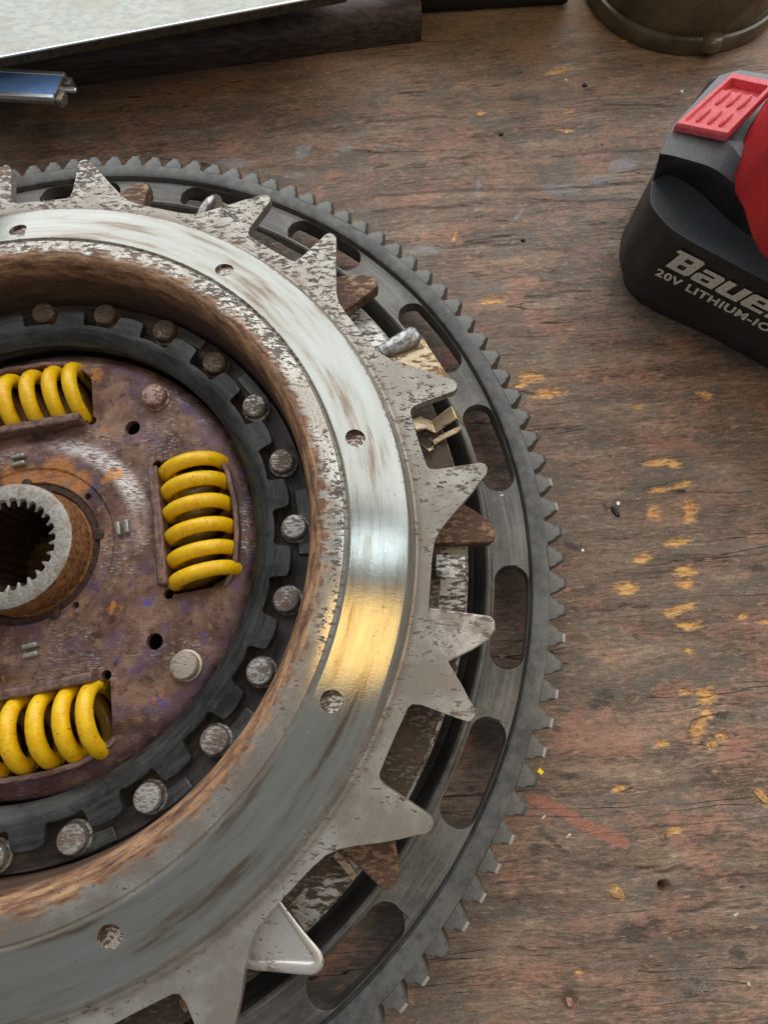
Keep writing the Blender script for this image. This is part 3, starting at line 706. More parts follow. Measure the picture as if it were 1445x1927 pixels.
cut(band, [mesh('cutter', cvs, cfs, M['pitfloor'], None, 0)])
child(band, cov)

# lower star housing (brown) between cover and flywheel
out_l = star_outline(14.8-18.6, 4.5, 109.0, 124.0, jit=0.6)
out_l = [(d, max(r, 110.0) if abs(((d-(14.8-18.6))+20) % 40-20) < 4.8 else max(r, 116.5)) for d, r in out_l]
low = star_plate('lower_star_housing', out_l, 96.0, 9.0, 6.4, [M['lower']], cov, 0.35)
pp = lathe('pressure_plate', [(96, 3.0), (117.0, 3.0), (117.8, 2.2), (118.2, -2), (118.2, -12.5), (112, -13.8), (79.8, -13.8), (79.8, -10), (96, -8)], M['mott'], None, 240, 35); child(pp, cov)
skirt = lathe('cover_skirt', [(97, 15.4), (99.5, 15.4), (101, 12), (101.5, 8.95), (96.2, 8.95), (96, 12)], M['lower'], None, 180, 40); child(skirt, cov)

def lug_plate(name, c, sgn, z, th, mat, rt=124.6, bev=0.6, hw=4.5, thick_rim=0.0, rimmat=None, pointed=False):
    """one star lug of the lower ring as its own pressed piece; sgn +1 / -1 chooses the window side"""
    off = [(hw-0.1, 107.5), (hw-0.1, rt-1.2), (hw+0.4, rt), (hw+1.4, rt+0.3), (hw+2.6, rt-0.9), (hw+4.2, rt-4.6), (hw+6.0, rt-9.2), (hw+7.3, 112.0), (hw+8.0, 107.5)]
    if pointed: off = [(hw-0.1, 107.5), (hw-0.1, 116), (hw-0.2, rt-0.6), (hw+0.3, rt+0.7), (hw+1.0, rt+0.4), (hw+3.4, rt-4.2), (hw+6.2, 113.2), (hw+8.0, 107.5)]
    pts = [pol(r, c+sgn*o) for o, r in off]
    if sgn < 0: pts = pts[::-1]
    o = prism(name, pts, z-th, z, mat); bevel(o, bev, 3, 40)
    if thick_rim:
        rim = [(*pol(r, c+sgn*o_), z+0.1) for o_, r in off[0:8]]
        # densify
        path = []
        for i in range(len(rim)-1):
            for k in range(4):
                t = k/4; path.append(tuple(rim[i][q]*(1-t)+rim[i+1][q]*t for q in range(3)))
        path.append(rim[-1])
        sm = [path[0]]
        for i in range(1, len(path)-1): sm.append(tuple((path[i-1][q]+2*path[i][q]+path[i+1][q])/4 for q in range(3)))
        sm.append(path[-1])
        rr_ = [thick_rim*(0.35+0.65*math.sin(PI*min(1, max(0, i/(len(sm)-1)))**1.3)**1.0) for i in range(len(sm))]
        r_ = tube('rolled_edge', sm, rr_, rimmat or mat, None, 12, True, (0, 0, 1), 0.5)
        r_.parent = o
    return child(o, cov)
base_c = 14.8-18.6
# rusty lugs (counter-clockwise side of each lower window) and pale curled lugs on the other side
for i, (dz) in enumerate((0, 40, 80, -40)):
    c = base_c+dz
    l = lug_plate('rusty_lug', c, +1, 10.6, 4.4, M['lugrust'], rt=124.0 if dz != 80 else 122.2, bev=0.5)
lug_plate('curled_lug', base_c, -1, 11.6, 2.4, M['pale'], rt=124.2, bev=0.5)
l = lug_plate('curled_lug', base_c-40, -1, 11.0, 1.6, M['pale'], rt=121.8, bev=0.4, thick_rim=1.35, rimmat=M['pale'], pointed=True)
l['label'] = 'silver lug with rolled rim'
# gold and chrome curled lug near the upper right
c = base_c+40
pts = [pol(110, c-4.7), pol(121.5, c-4.6), pol(123.6, c-6.0), pol(123.6, c-9.5), pol(124.2, c-13.2), pol(116, c-13.5), pol(109, c-9)]
g = prism('curled_lug', pts[::-1], 8.6, 10.4, M['gold']); bevel(g, 0.6, 3, 40); child(g, cov)
g['label'] = 'brassy lug with a fat silver rolled edge'
a0 = Vector((*pol(110.5, c-4.9), 10.8)); a1 = Vector((*pol(122.6, c-5.3), 12.0))
rl = tube('rolled_edge', [tuple(a0.lerp(a1, t)) for t in (0, 0.3, 0.6, 0.8, 0.92, 0.98, 1.0)], [2.2, 2.6, 2.9, 3.0, 2.7, 1.9, 0.6], M['silver'], None, 18, True, flat=0.62); rl.parent = g
# small silver loop near the top
c = base_c+80
pts = [pol(112, c-4.2), pol(121.4, c-4.4), pol(123.2, c-5.6), pol(122.4, c-8.0), pol(116, c-9.5), pol(111, c-9.5)]
g = prism('curled_lug', pts[::-1], 6.6, 8.6, M['pale']); bevel(g, 0.6, 3, 40); child(g, cov)
rl = tube('rolled_edge', [(*pol(113+10*t, c-4.9-0.6*t), 9.2+0.4*math.sin(PI*t)) for t in (0, .2, .4, .6, .8, .95, 1.0)], [1.0, 1.3, 1.5, 1.5, 1.3, 0.9, 0.3], M['silver'], None, 14); rl.parent = g
# bent brass spring clip in the window right of the bore
cl = empty('spring_clip', (0, 0, 0)); cl.parent = cov; cl.location = (0, 0, 14*S)
cl['label'] = 'bent brassy spring clip'
c = 14.8
path = [(108.6, c+3.2, 13.0), (111.5, c+3.4, 12.4), (114.0, c+2.6, 10.6), (117.0, c+3.0, 11.8), (120.4, c+3.4, 12.6), (122.2, c+2.4, 11.0)]
def ribbon(name, path, w, th, mat, parent):
    vs = []; fs = []
    for (r, d, z) in path:
        hd = math.degrees(w/2/r)
        for (dd, zz) in ((-hd, 0), (hd, 0), (hd, -th), (-hd, -th)): vs.append((*pol(r, d+dd), z+zz))
    for i in range(len(path)-1):
        for k in range(4): l = (k+1) % 4; fs.append((i*4+k, i*4+l, i*4+4+l, i*4+4+k))
    n = len(path)-1
    fs += [(0, 3, 2, 1), (n*4, n*4+1, n*4+2, n*4+3)]
    o = mesh(name, vs, fs, mat, parent, 50); bevel(o, 0.25, 2, 40); return o
ribbon('clip_leaf', path, 4.0, 0.8, M['gold'], cl)
ribbon('clip_leaf', [(112.5, c+0.4, 10.6), (116, c+0.9, 10.9), (121.0, c+1.3, 11.2)], 1.7, 0.9, M['gold'], cl)
ribbon('clip_hook', [(109.4, c+0.6, 10.2), (110.6, c-0.6, 11.0), (112.4, c-0.2, 10.4)], 1.2, 0.7, M['gold'], cl)
cl2 = ribbon('spring_clip', [(109.5, c-78.8+1.0, 8.2), (113, c-78.8+1.2, 9.4), (116.0, c-78.8+1.3, 8.6)], 1.3, 0.7, M['gold'], None); child(cl2, cov)
for ang, zz in ((-33.8, 7.6), (-38.6, 7.8), (-40.4, 7.8)):
    b = ribbon('strap_spring', [(109.0, ang, zz), (113, ang, zz+0.7), (117.0, ang-0.4, zz)], 2.0, 0.8, M['gold'], None); child(b, cov)
b = ribbon('strap_spring', [(108.5, -2.5, 11.4), (112, -2.6, 12.0), (116.2, -2.6, 11.4)], 6.0, 0.8, M['mott'], None)
child(b, cov)

# ------------------------------------------------------------------ clutch disc
dc = empty('clutch_disc', (0, 0, -12), 'brown heat-tinted clutch disc with yellow springs and splined hub inside the cover', 'clutch disc')
PHI = 11.0
def loc(rad, tan, phi=PHI):
    e, t = R(phi), R(phi+90)
    return (rad*math.cos(e)+tan*math.cos(t), rad*math.sin(e)+tan*math.sin(t))
plate = lathe('damper_plate', [(19.3, 9.2), (19.6, 9.6), (23.2, 9.7), (23.8, 10.1), (29.0, 10.0), (30.6, 9.6), (32.6, 8.4), (34.0, 8.1), (45, 8.0), (55.5, 8.0), (58.0, 7.5), (60.0, 6.6), (61.4, 5.4), (61.8, 4.2), (60.8, 3.4), (56, 6.0), (34, 6.1), (19.3, 6.4)], M['disc'], None, 240, 30)
def cyl_cut(x, y, r, z0, z1, n=24):
    return prism('cutter', [(x+r*math.cos(2*PI*k/n), y+r*math.sin(2*PI*k/n)) for k in range(n)], z0, z1, M['disc'], None, 0)
cu = []
win = [(36.9, -17.2), (37.4, -18.9), (49.5, -19.0), (52.0, -16.5), (54.2, -12), (55.4, -6), (55.6, 0), (55.4, 6), (54.4, 11), (52.8, 16.5), (50.5, 19.2), (37.4, 19.3), (36.9, 17.4)]
for q in range(4):
    ph = PHI+90*q
    cu.append(prism('cutter', [loc(a, b, ph) for a, b in win], -2, 20, M['disc'], None, 0))
    for s_ in (-1, 1): cu.append(cyl_cut(*loc(35.9, s_*18.4, ph), 1.35, -2, 20))
    cu.append(cyl_cut(*pol(43.2, ph+46.2), 2.15, -2, 20))
    cu.append(cyl_cut(*pol(20.9, ph+36.0), 0.95, -2, 20, 16))
cut(plate, cu)
at = plate.data.attributes.new('rust', 'FLOAT', 'POINT')
spots = [((29.07, 43.72), 5.0), ((10.26, 53.49), 3.0), ((-6.50, 20.70), 5.0), ((5.11, 22.90), 5.5), ((11.67, 18.95), 3.5), ((-1.87, 19.87), 4), ((20.90, 21.93), 2.5)]
vals = []
for v in plate.data.vertices:
    x, y = v.co.x/S, v.co.y/S
    vals.append(max([math.exp(-((x-p[0])**2+(y-p[1])**2)/w/w) for p, w in spots]))
at.data.foreach_set('value', vals)
bevel(plate, 0.3, 2, 50); child(plate, dc)
rear = lathe('rear_plate', [(16, -4.0), (61, -4.0), (61.5, -6), (16, -6)], M['bore'], None, 96, 30); child(rear, dc)
inner = lathe('hub_flange', [(16.4, 4.0), (30, 4.0), (34.0, 3.6), (34.0, 0.5), (16.4, 0.5)], M['bore'], None, 96, 30); child(inner, dc)
# lips round the windows
lip_in = prism('window_lip', [loc(a, b) for a, b in [(34.6, -16.6), (37.2, -16.6), (37.4, 0), (37.2, 16.6), (34.6, 16.6), (34.9, 0)]], 7.6, 12.2, M['lip'], None); bevel(lip_in, 0.55, 3, 40)
lip_path = [(50.4, -19.3), (52.6, -17.2), (54.9, -12.2), (56.0, -6), (56.2, -1), (56.3, 4), (55.7, 9), (55.4, 12), (53.2, 17.2), (51.2, 19.7)]
def swept(name, path, w, z0, z1, mat):
    pts = []
    n = len(path)
    nor = []
    for i in range(n):
        a, b = path[max(i-1, 0)], path[min(i+1, n-1)]
        L = math.hypot(b[0]-a[0], b[1]-a[1]); nor.append(((b[1]-a[1])/L, -(b[0]-a[0])/L))
    A = [(p[0]+q[0]*w/2, p[1]+q[1]*w/2) for p, q in zip(path, nor)]
    B = [(p[0]-q[0]*w/2, p[1]-q[1]*w/2) for p, q in zip(path, nor)]
    vs = []; fs = []
    for i in range(n):
        zt = z1[i] if isinstance(z1, list) else z1
        vs += [(*loc(*A[i]), z0), (*loc(*B[i]), z0), (*loc(*B[i]), zt), (*loc(*A[i]), zt)]
    for i in range(n-1):
        for k in range(4): l = (k+1) % 4; fs.append((i*4+k, i*4+l, i*4+4+l, i*4+4+k))
    fs += [(0, 1, 2, 3), ((n-1)*4, (n-1)*4+1, (n-1)*4+2, (n-1)*4+3)]
    return mesh(name, vs, fs, mat, None, 40)
lip_out = swept('window_lip', lip_path, 1.5, 6.8, [8.3, 9.4, 10.2, 10.4, 10.0, 10.5, 10.2, 10.0, 9.2, 8.3], M['lip']); bevel(lip_out, 0.45, 3, 40)
# damper spring: painted wire wound on a tangential axis
def spring(name):
    path = []; turns = 6.0; n = int(turns*26); Lh = 18.0
    for i in range(n+1):
        t = i/n
        # closed ground ends, open in the middle
        s_ = t*turns
        ax = -Lh+2*Lh*(0.5-0.5*math.cos(PI*t))*0.18+2*Lh*t*0.82
        a = -2*PI*s_+PI
        rr = 8.2
        rad = 45.7+rr*math.sin(a); z = 5.6+rr*math.cos(a)*0.98
        path.append((*loc(rad, ax+0.20*(rad-45.7)), z))
    return tube(name, path, 2.02, M['yellow'], None, 12)
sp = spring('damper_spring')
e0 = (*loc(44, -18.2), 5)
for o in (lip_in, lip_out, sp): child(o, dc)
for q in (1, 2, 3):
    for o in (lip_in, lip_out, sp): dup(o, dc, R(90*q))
# stop rivets
heads = []
for q in range(4):
    x, y = pol(54.0, PHI+46.0+90*q)
    m_ = M['stop_pale'] if q == 3 else M['stop']
    o = disc_top('stop_rivet', [(4.0, 7.6), (4.0, 8.6), (3.55, 8.9), (3.5, 10.6), (3.1, 11.1), (1.8, 11.25), (0, 11.3)], m_, None, 40, x, y); child(o, dc)
    # pairs of folded tabs
    for k in (-1, 1):
        ph = PHI+2.4+90*q
        e = R(ph); rr = 26.4+k*1.15
        b = box('folded_tab', (rr*math.cos(e), rr*math.sin(e), 10.7), (1.35, 3.9, 2.0), M['tab'], None, ph, 0.45); child(b, dc)
# toothed ring
def finger_outline():
    pts = []
    for i in range(24):
        c = 11.94+15*i
        for o, r in ((-5.2, 67.2), (-4.2, 66.9), (-3.7, 67.3), (-3.45, 68.2), (-3.15, 70.8), (-2.8, 71.5), (-1.4, 71.75), (0, 71.8), (1.4, 71.75), (2.8, 71.5), (3.15, 70.8), (3.45, 68.2), (3.7, 67.3), (4.2, 66.9), (5.2, 67.2), (7.5, 67.2)):
            pts.append((c+o, r))
    return pts
fo = finger_outline(); n = len(fo); vs = []; fs = []
rows = [(None, 13.9), (66.0, 13.9), (64.8, 13.6), (62.0, 11.6), (61.6, 10.8), (62.0, 9.8), (65.5, 11.4), (None, 11.6)]
for d, r in fo:
    for rr, z in rows: vs.append((*pol(r if rr is None else rr, d), z))
m = len(rows)
for i in range(n):
    j = (i+1) % n
    for k in range(m): l = (k+1) % m; fs.append((i*m+k, j*m+k, j*m+l, i*m+l))
fr = mesh('toothed_ring', vs, fs, M['fingers'], None, 28); bevel(fr, 0.3, 2, 50); child(fr, dc)
car = lathe('lining_carrier', [(62.4, 8.6), (64, 9.4), (76.3, 9.4), (76.6, 9.1), (76.6, 7.0), (62.4, 7.0)], M['facing'], None, 240, 35); child(car, dc)
# carrier segments seen between the rivets
for a, w in ((15.3-6, 3.6), (1.2, 2.2), (-37, 4.5), (60.5, 5.0), (-52, 3.2), (-68, 4.0), (39, 4.4)):
    pts = [pol(72.8, a-w), pol(72.6, a), pol(72.8, a+w), pol(76.2, a+w), pol(76.3, a), pol(76.2, a-w)]
    o = prism('carrier_segment', pts, 9.35, 10.2, M['segment'], None); bevel(o, 0.25, 2, 40); child(o, dc)
# lining rivets
for i in range(24):
    a = 94.444-15*i
    x, y = pol(71.95, a)
    aa = (a+180) % 360-180
    m_ = M['rivet_dark'] if 48 < aa < 185 or aa < -120 else M['rivet']
    o = disc_top('lining_rivet', [(3.9, 9.3), (3.9, 10.3), (3.35, 10.5), (3.3, 12.6), (2.9, 13.1), (1.5, 13.3), (0, 13.25)], m_, None, 36, 0, 0)
    o.data.transform(Matrix.Rotation(random.uniform(0, 6.28), 4, 'Z') @ Matrix.Rotation(random.uniform(-0.03, 0.03), 4, 'X'))
    o.data.transform(Matrix.Translation((x*S, y*S, 0))); child(o, dc)
# splined hub
def hub():
    NSP = 26; pts_i = []
    for i in range(NSP):
        c = 360/NSP*i+3
        p = 360/NSP
        for o, r in ((-0.42, 11.9), (-0.25, 11.85), (-0.15, 10.8), (-0.07, 10.35), (0.07, 10.35), (0.15, 10.8), (0.25, 11.85), (0.42, 11.9)):
            pts_i.append((c+o*p, r))
    n = len(pts_i); vs = []; fs = []; mi = []
    rows = [(None, -8.0, 2), (None, 17.2, 2), (0.55, 18.0, 0), (15.6, 18.0, 0), (16.35, 17.6, 0), (16.6, 16.9, 1), (16.7, 9.0, 1), (17.4, 8.2, 1), (18.9, 7.9, 1), (18.9, -8, 1)]
    for d, r in pts_i:
        for k, (rr, z, _) in enumerate(rows):
            rad = r if rr is None else (max(r, 11.4)+rr if rr < 1 else rr)
            vs.append((*pol(rad, d), z))
    m = len(rows)
    for i in range(n):
        j = (i+1) % n
        for k in range(m): l = (k+1) % m; fs.append((i*m+k, j*m+k, j*m+l, i*m+l)); mi.append([2, 0, 0, 0, 1, 1, 1, 1, 1, 1][k])
    o = mesh('splined_hub', vs, fs, [M['hubtop'], M['hubrust'], M['bore']], None, 30, mi)
    child(o, dc)
hub()
wsh = lathe('hub_washer', [(19.0, 8.0), (19.3, 9.0), (17.6, 9.1), (17.2, 8.2)], M['bore'], None, 96, 30); child(wsh, dc)
for a in (-58, 14, 100):
    x, y = pol(19.4, a)
    o = disc_top('dark_notch', [(1.5, 9.2), (1.5, 9.85), (1.2, 9.95), (0, 9.95)], M['bore'], None, 20, x, y); child(o, dc)

# ------------------------------------------------------------------ cordless tool: battery pack, latch, red foot
tool = empty('cordless_tool', (200, 90, TZ), 'black cordless tool battery with red latch and red handle, lettered side facing down left', 'power tool')
U = Vector((0.82, -0.572)); V2 = Vector((0.572, 0.82))
def ext(p, k, d=U): return (p[0]+d[0]*k, p[1]+d[1]*k)
a_ = (177.6, 89.9)
b2 = ext(a_, 118); c2 = ext(b2, 74, V2); d_ = (199, 150)
L1 = [(174.6, 112.5), (172.0, 100.0), a_, ext(a_, 34), b2, c2, d_]
cx = sum(p[0] for p in L1)/7; cy = sum(p[1] for p in L1)/7
def inset(L, k):
    return [(p[0]+(cx-p[0])/math.hypot(cx-p[0], cy-p[1])*k, p[1]+(cy-p[1])/math.hypot(cx-p[0], cy-p[1])*k) for p in L]
loops = []
loops.append([(x, y, TZ+0.2) for x, y in inset(L1, 5)])
loops.append([(x, y, -6.0) for x, y in inset(L1, 0)])
loops.append([(*p, z) for p, z in zip(inset(L1, 0.4), (18.5, 18.5, 18.5, 17.5, 17.5, 18, 18.5))])
m3 = (197.22, 88.30); loops.append([(*(172.77, 107.25), 19.0), (*(178.98, 110.16), 19.4), (*(186.52, 103.91), 19.2), (*m3, 18.6), (*ext(m3, 84), 18.5), (c2[0]-4, c2[1]-4, 19), (d_[0]-1, d_[1]-4, 19)])
m4 = (191.37, 91.00); loops.append([(*(168.54, 101.93), 33.8), (*(172.07, 101.27), 33.8), (*(181.80, 95.61), 35.0), (*m4, 31.0), (*ext(m4, 84), 30), (c2[0]-9, c2[1]-8, 30), (*(194.82, 140.28), 30)])
m5 = (189.06, 93.61); loops.append([(*(172.05, 108.44), 35.2), (*(174.45, 107.62), 35.4), (*(185.21, 101.35), 37.6), (*m5, 37.0), (*ext(m5, 78), 35), (c2[0]-14, c2[1]-12, 35), (*(194.44, 134.20), 34.9)])
def chaikin(L, it=2, w=0.16):
    for _ in range(it):
        out = []
        for i in range(len(L)):
            a, b = L[i], L[(i+1) % len(L)]
            out.append(tuple(a[q]*(1-w)+b[q]*w for q in range(3))); out.append(tuple(a[q]*w+b[q]*(1-w) for q in range(3)))
        L = out
    return L
loops = [chaikin(L) for L in loops]
n = len(loops[0]); vs = [v for L in loops for v in L]; fs = [tuple(range(n))[::-1], tuple(range(5*n, 6*n))]
for L in range(5):
    for i in range(n): j = (i+1) % n; fs.append((L*n+i, L*n+j, (L+1)*n+j, (L+1)*n+i))
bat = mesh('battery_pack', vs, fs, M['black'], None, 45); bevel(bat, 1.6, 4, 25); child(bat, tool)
# latch: a framed sloping plate with grip ribs
Q = [Vector((*(172.82, 107.98), 36.3)), Vector((*(183.82, 100.65), 39.2)), Vector((*(198.85, 116.31), 40.5)), Vector((*(190.55, 125.09), 36.8))]
nq = (Q[1]-Q[0]).cross(Q[3]-Q[0]).normalized()
def LQ(s_, t, h): 
    p = Q[0].lerp(Q[1], s_).lerp(Q[3].lerp(Q[2], s_), t) + nq*h
    return tuple(p)
ss = [0, 0.02, 0.10, 0.13, 0.87, 0.90, 0.98, 1.0]; ts = [0, 0.02, 0.07, 0.10, 0.72, 0.86, 0.885, 0.97, 1.0]
vs = []; fs = []
for t in ts:
    for s_ in ss:
        inn = 0.12 < s_ < 0.88 and 0.09 < t < 0.87
        edge = s_ in (0, 1.0) or t in (0, 1.0)
        h = 0.2 if edge else (0.9 if not inn else (0.1 if t < 0.8 else -3.0))
        vs.append(LQ(s_, t, h))
ns_, nt = len(ss), len(ts)
for i in range(nt-1):
    for j in range(ns_-1): fs.append((i*ns_+j, i*ns_+j+1, (i+1)*ns_+j+1, (i+1)*ns_+j))
b = len(vs)
rimv = [j for j in range(ns_)]+[i*ns_+ns_-1 for i in range(1, nt)]+[(nt-1)*ns_+j for j in range(ns_-2, -1, -1)]+[i*ns_ for i in range(nt-2, 0, -1)]
for k in rimv: p = Vector(vs[k])-nq*1.3; vs.append(tuple(p))
for k in range(len(rimv)): l = (k+1) % len(rimv); fs.append((rimv[k], b+k, b+l, rimv[l]))
fs.append(tuple(range(b, b+len(rimv)))[::-1])
lt = mesh('red_latch', vs, fs, M['latch'], None, 40); bevel(lt, 0.25, 2, 30); child(lt, tool)
for row, (t0_, t1_) in enumerate(((0.14, 0.39), (0.46, 0.72))):
    for s_ in (0.28, 0.50, 0.72):
        pth = [LQ(s_+0.02*row, t0_+(t1_-t0_)*k/6, 0.30) for k in range(7)]
        o = tube('grip_rib', pth, [0.25, 0.62, 0.7, 0.7, 0.7, 0.62, 0.25], M['latch'], None, 10, True, tuple(nq)); o.parent = lt
# red foot of the tool handle
rp = [(199.30, 116.35), (194.42, 110.66), (189.70, 102.24), (187.66, 95.69), (186.79, 88.91), (188.12, 83.54), (188.71, 74.94), (190.08, 69.69), (195.67, 63.07), (214.08, 67.16), (221.55, 112.13)]
rc = (sum(p[0] for p in rp)/len(rp), sum(p[1] for p in rp)/len(rp))
loops = []
for z, k in ((33, 1.0), (40, 1.0), (44, 0.97), (50, 0.88), (54, 0.74), (60, 0.55)):
    loops.append([(rc[0]+(p[0]-rc[0])*k, rc[1]+(p[1]-rc[1])*k, z) for p in rp])
n = len(rp); vs = [v for L in loops for v in L]; fs = [tuple(range(n))[::-1], tuple(range(5*n, 6*n))]
for L in range(5):
    for i in range(n): j = (i+1) % n; fs.append((L*n+i, L*n+j, (L+1)*n+j, (L+1)*n+i))
rf = mesh('red_handle_foot', vs, fs, M['red'], None, 50); child(rf, tool); bevel(rf, 1.3, 3, 10)
# lettering on the long side wall
def wallp(s_, h, out=0.22):
    p = Vector((a_[0], a_[1])) + U*s_
    return (p[0]-V2[0]*out, p[1]-V2[1]*out, h)
def stroke_letters(word, s0, h0, H, W, gap, shear, name):
    """blocky letters from filled polygons on a 10 x 10 grid, merged in one print part"""
    G = {
     'B': [[(0, 0), (9, 0), (10, 1), (10, 9), (9, 10), (-1.6, 10), (-1.9, 8.4), (0, 8.2)]],
     'a': [[(0.8, 0), (10, 0), (10, 6.6), (9, 7.6), (1, 7.6), (1, 5.8), (6.6, 5.8), (6.6, 4.8), (0.8, 4.8), (0, 4), (0, 0.8)]],
     'u': [[(0, 7.6), (0, 1), (1, 0), (10, 0), (10, 7.6), (6.7, 7.6), (6.7, 2), (3.6, 2), (3.6, 7.6)]],
     'e': [[(1, 0), (9.6, 0), (9.6, 1.7), (3.6, 1.7), (3.6, 2.9), (10, 2.9), (10, 6.8), (9, 7.6), (1, 7.6), (0, 6.8), (0, 1)]],
     'r': [[(0, 0), (3.6, 0), (3.6, 5.6), (7.6, 5.6), (7.6, 7.6), (0, 7.6)]],
    }
    holes = {'B': [(3.5, 6.0), (6.6, 6.0), (6.6, 7.9), (3.5, 7.9), (3.5, 1.9), (6.6, 1.9), (6.6, 4.1), (3.5, 4.1)], 'a': [(3.4, 1.6), (6.6, 1.6), (6.6, 3.1), (3.4, 3.1)], 'e': [(3.6, 4.5), (6.6, 4.5), (6.6, 5.9), (3.6, 5.9)]}
    vs = []; fs = []; x = s0; mi = []
    for ch in word:
        for poly in G[ch]:
            b = len(vs)
            for px, py in poly: vs.append(wallp(x+px/10*W+py/10*H*shear, h0+py/10*H))
            fs.append(tuple(range(b, b+len(poly)))); mi.append(0)
        if ch in holes:
            b = len(vs)
            for px, py in holes[ch]: vs.append(wallp(x+px/10*W+py/10*H*shear, h0+py/10*H, 0.30))
            for q in range(0, len(holes[ch]), 4): fs.append(tuple(range(b+q, b+q+4))); mi.append(1)
        x += W*(0.78 if ch == 'r' else 1.0)+gap
    o = mesh(name, vs, fs, [M['print'], M['black']], None, 0, mi)
    bm = bmesh.new(); bm.from_mesh(o.data); bmesh.ops.triangulate(bm, faces=bm.faces)
    bm.to_mesh(o.data); bm.free()
    return o
w = stroke_letters('Bauer', 3.4, 7.0, 7.6, 7.2, 0.7, 0.30, 'brand_lettering'); child(w, tool)
cu_ = bpy.data.curves.new('txt', 'FONT'); cu_.body = '20V LITHIUM-ION'; cu_.size = 3.9; cu_.offset = 0.14; cu_.space_character = 1.12; cu_.resolution_u = 3
to = bpy.data.objects.new('txt', cu_); COL.objects.link(to)
dg = bpy.context.evaluated_depsgraph_get(); dg.update()
tm = bpy.data.meshes.new_from_object(to.evaluated_get(dg))
vs = [wallp(2.0+v.co.x*1.22, 2.3+v.co.y*1.05) for v in tm.vertices]; fs = [tuple(p.vertices) for p in tm.polygons]
o = mesh('voltage_lettering', vs, fs, M['print'], None, 0); child(o, tool)
bpy.data.objects.remove(to); bpy.data.curves.remove(cu_)

# ------------------------------------------------------------------ caliper-like blue bar at the left edge
A0 = Vector((-20.43, 161.71)); A1 = Vector((-17.58, 173.64)); B0 = Vector((-39.52, 163.96))
cal = empty('blue_scale_bar', (A0.x-30, A0.y+8, TZ), 'blue faced aluminium scale bar with silver edges and small end pin, at the left', 'measuring bar')
dX = (A0-B0).normalized(); dY = (A1-A0); W = dY.length; dYn = dY.normalized()
def bar(name, s0, s1, t0, t1, z0, z1, mat, bev=0.2):
    pts = [A0+dX*s0+dYn*t0, A0+dX*s1+dYn*t0, A0+dX*s1+dYn*t1, A0+dX*s0+dYn*t1]
    o = prism(name, [tuple(p) for p in pts], z0, z1, mat); 
    if bev: bevel(o, bev)
    return child(o, cal)
bar('bar_body', -110, -0.3, 0.3, W-0.3, 5.00, 7.40, M['aluend'])
bar('blue_face', -110, -0.5, 1.6, W-1.6, 7.20, 7.65, M['blue'], 0.1)
bar('silver_rail', -110, 0, 0, 1.6, 6.40, 8.00, M['alu'])
bar('silver_rail', -110, 0, W-1.6, W, 6.40, 8.00, M['alu'])
bar('end_cap', 0.0, 2.2, 0.5, 5.2, 3.60, 6.80, M['aluend'], 0.5)
bar('end_cap', 0.0, 2.2, 8.3, W-0.5, 3.60, 6.80, M['aluend'], 0.5)
bar('depth_pin', -3, 5.4, 5.6, 7.4, 5.40, 6.60, M['alu'], 0.4)
bar('slider_foot', -100, -60, -3, W+3, TZ+0.05, 4.9, M['aluend'], 0.5)
bar('white_label', -40, -23.5, W-6.6, W-2.6, 7.64, 7.72, M['label'], 0)
for i in range(5):
    bar('scale_mark', -24.2-1.4*i, -23.8-1.4*i, 3.0, 3.9 if i % 2 else 4.5, 7.64, 7.73, M['label'], 0)

# ------------------------------------------------------------------ board, rail, added shadow block and jar at the back
brd = empty('pale_board', (0, 240, TZ), 'large pale speckled board with a thin bright lip, top left corner', 'board')
p0 = Vector((-45.45, 167.76)); p1 = Vector((80.23, 194.79))
dx = (p1-p0).normalized(); dn = Vector((-dx.y, dx.x))
def bplan(off, back): 
    q0 = p0-dx*40+dn*off; q1 = p1+dx*2+dn*off
    return [tuple(q0), tuple(q1), tuple(q1+dn*back), tuple(q0+dn*back)]
o = prism('board_panel', bplan(0.8, 150), 12.4, 15.8, M['board']); bevel(o, 0.3); child(o, brd)
o = prism('board_lip', bplan(0.0, 0.8), 15.5, 16.1, M['trim']); bevel(o, 0.2); child(o, brd)
o = prism('board_apron', bplan(0.15, 0.75), 12.8, 15.45, M['boardedge']); child(o, brd)
for q in (0.05, 0.95):
    pp_ = p0.lerp(p1, q)+dn*90
    o = box('board_foot', (pp_.x, pp_.y, (TZ+12.3)/2), (30, 60, 12.3-TZ), M['boardedge'], None, math.degrees(math.atan2(dx.y, dx.x))); child(o, brd)
r0 = Vector((-75.48, 194.61)); r1 = Vector((121.10, 220.03)); r0 = r0-(r1-r0).normalized()*20; r1 = r1-(r1-r0).normalized()*12
rv = (r1-r0).normalized(); rn = Vector((-rv.y, rv.x))
ra = 7.0
prof = [(-7.2, TZ), (-7.2, -10), (-6.8, -7.2), (-5.2, -4.9), (-3, -3.6), (0, -3.1), (14, -3.0), (16, TZ)]
vs = []; nseg = 24
for i in range(nseg+1):
    t = i/nseg; c_ = r0.lerp(r1, t)
    for (o_, z) in prof: q = c_+rn*(o_+5); vs.append((q.x, q.y, z))
m = len(prof); fs = []
for i in range(nseg):
    for k in range(m-1): fs.append((i*m+k, (i+1)*m+k, (i+1)*m+k+1, i*m+k+1))
fs += [tuple(range(m)), tuple(nseg*m+k for k in range(m))[::-1]]
rl = mesh('rounded_wooden_rail', vs, fs, M['rail'], None, 50)
tag(rl, 'dark rounded wooden rail running along under the pale board edge', 'rail')
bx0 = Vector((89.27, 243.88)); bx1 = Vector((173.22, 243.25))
dk = box('shadow_block', (132, 252.5, 16), (76, 42, 64), M['darkbox'], None, 1.5, 3.0)  # added block: stands in for deep shadow and shades the bench
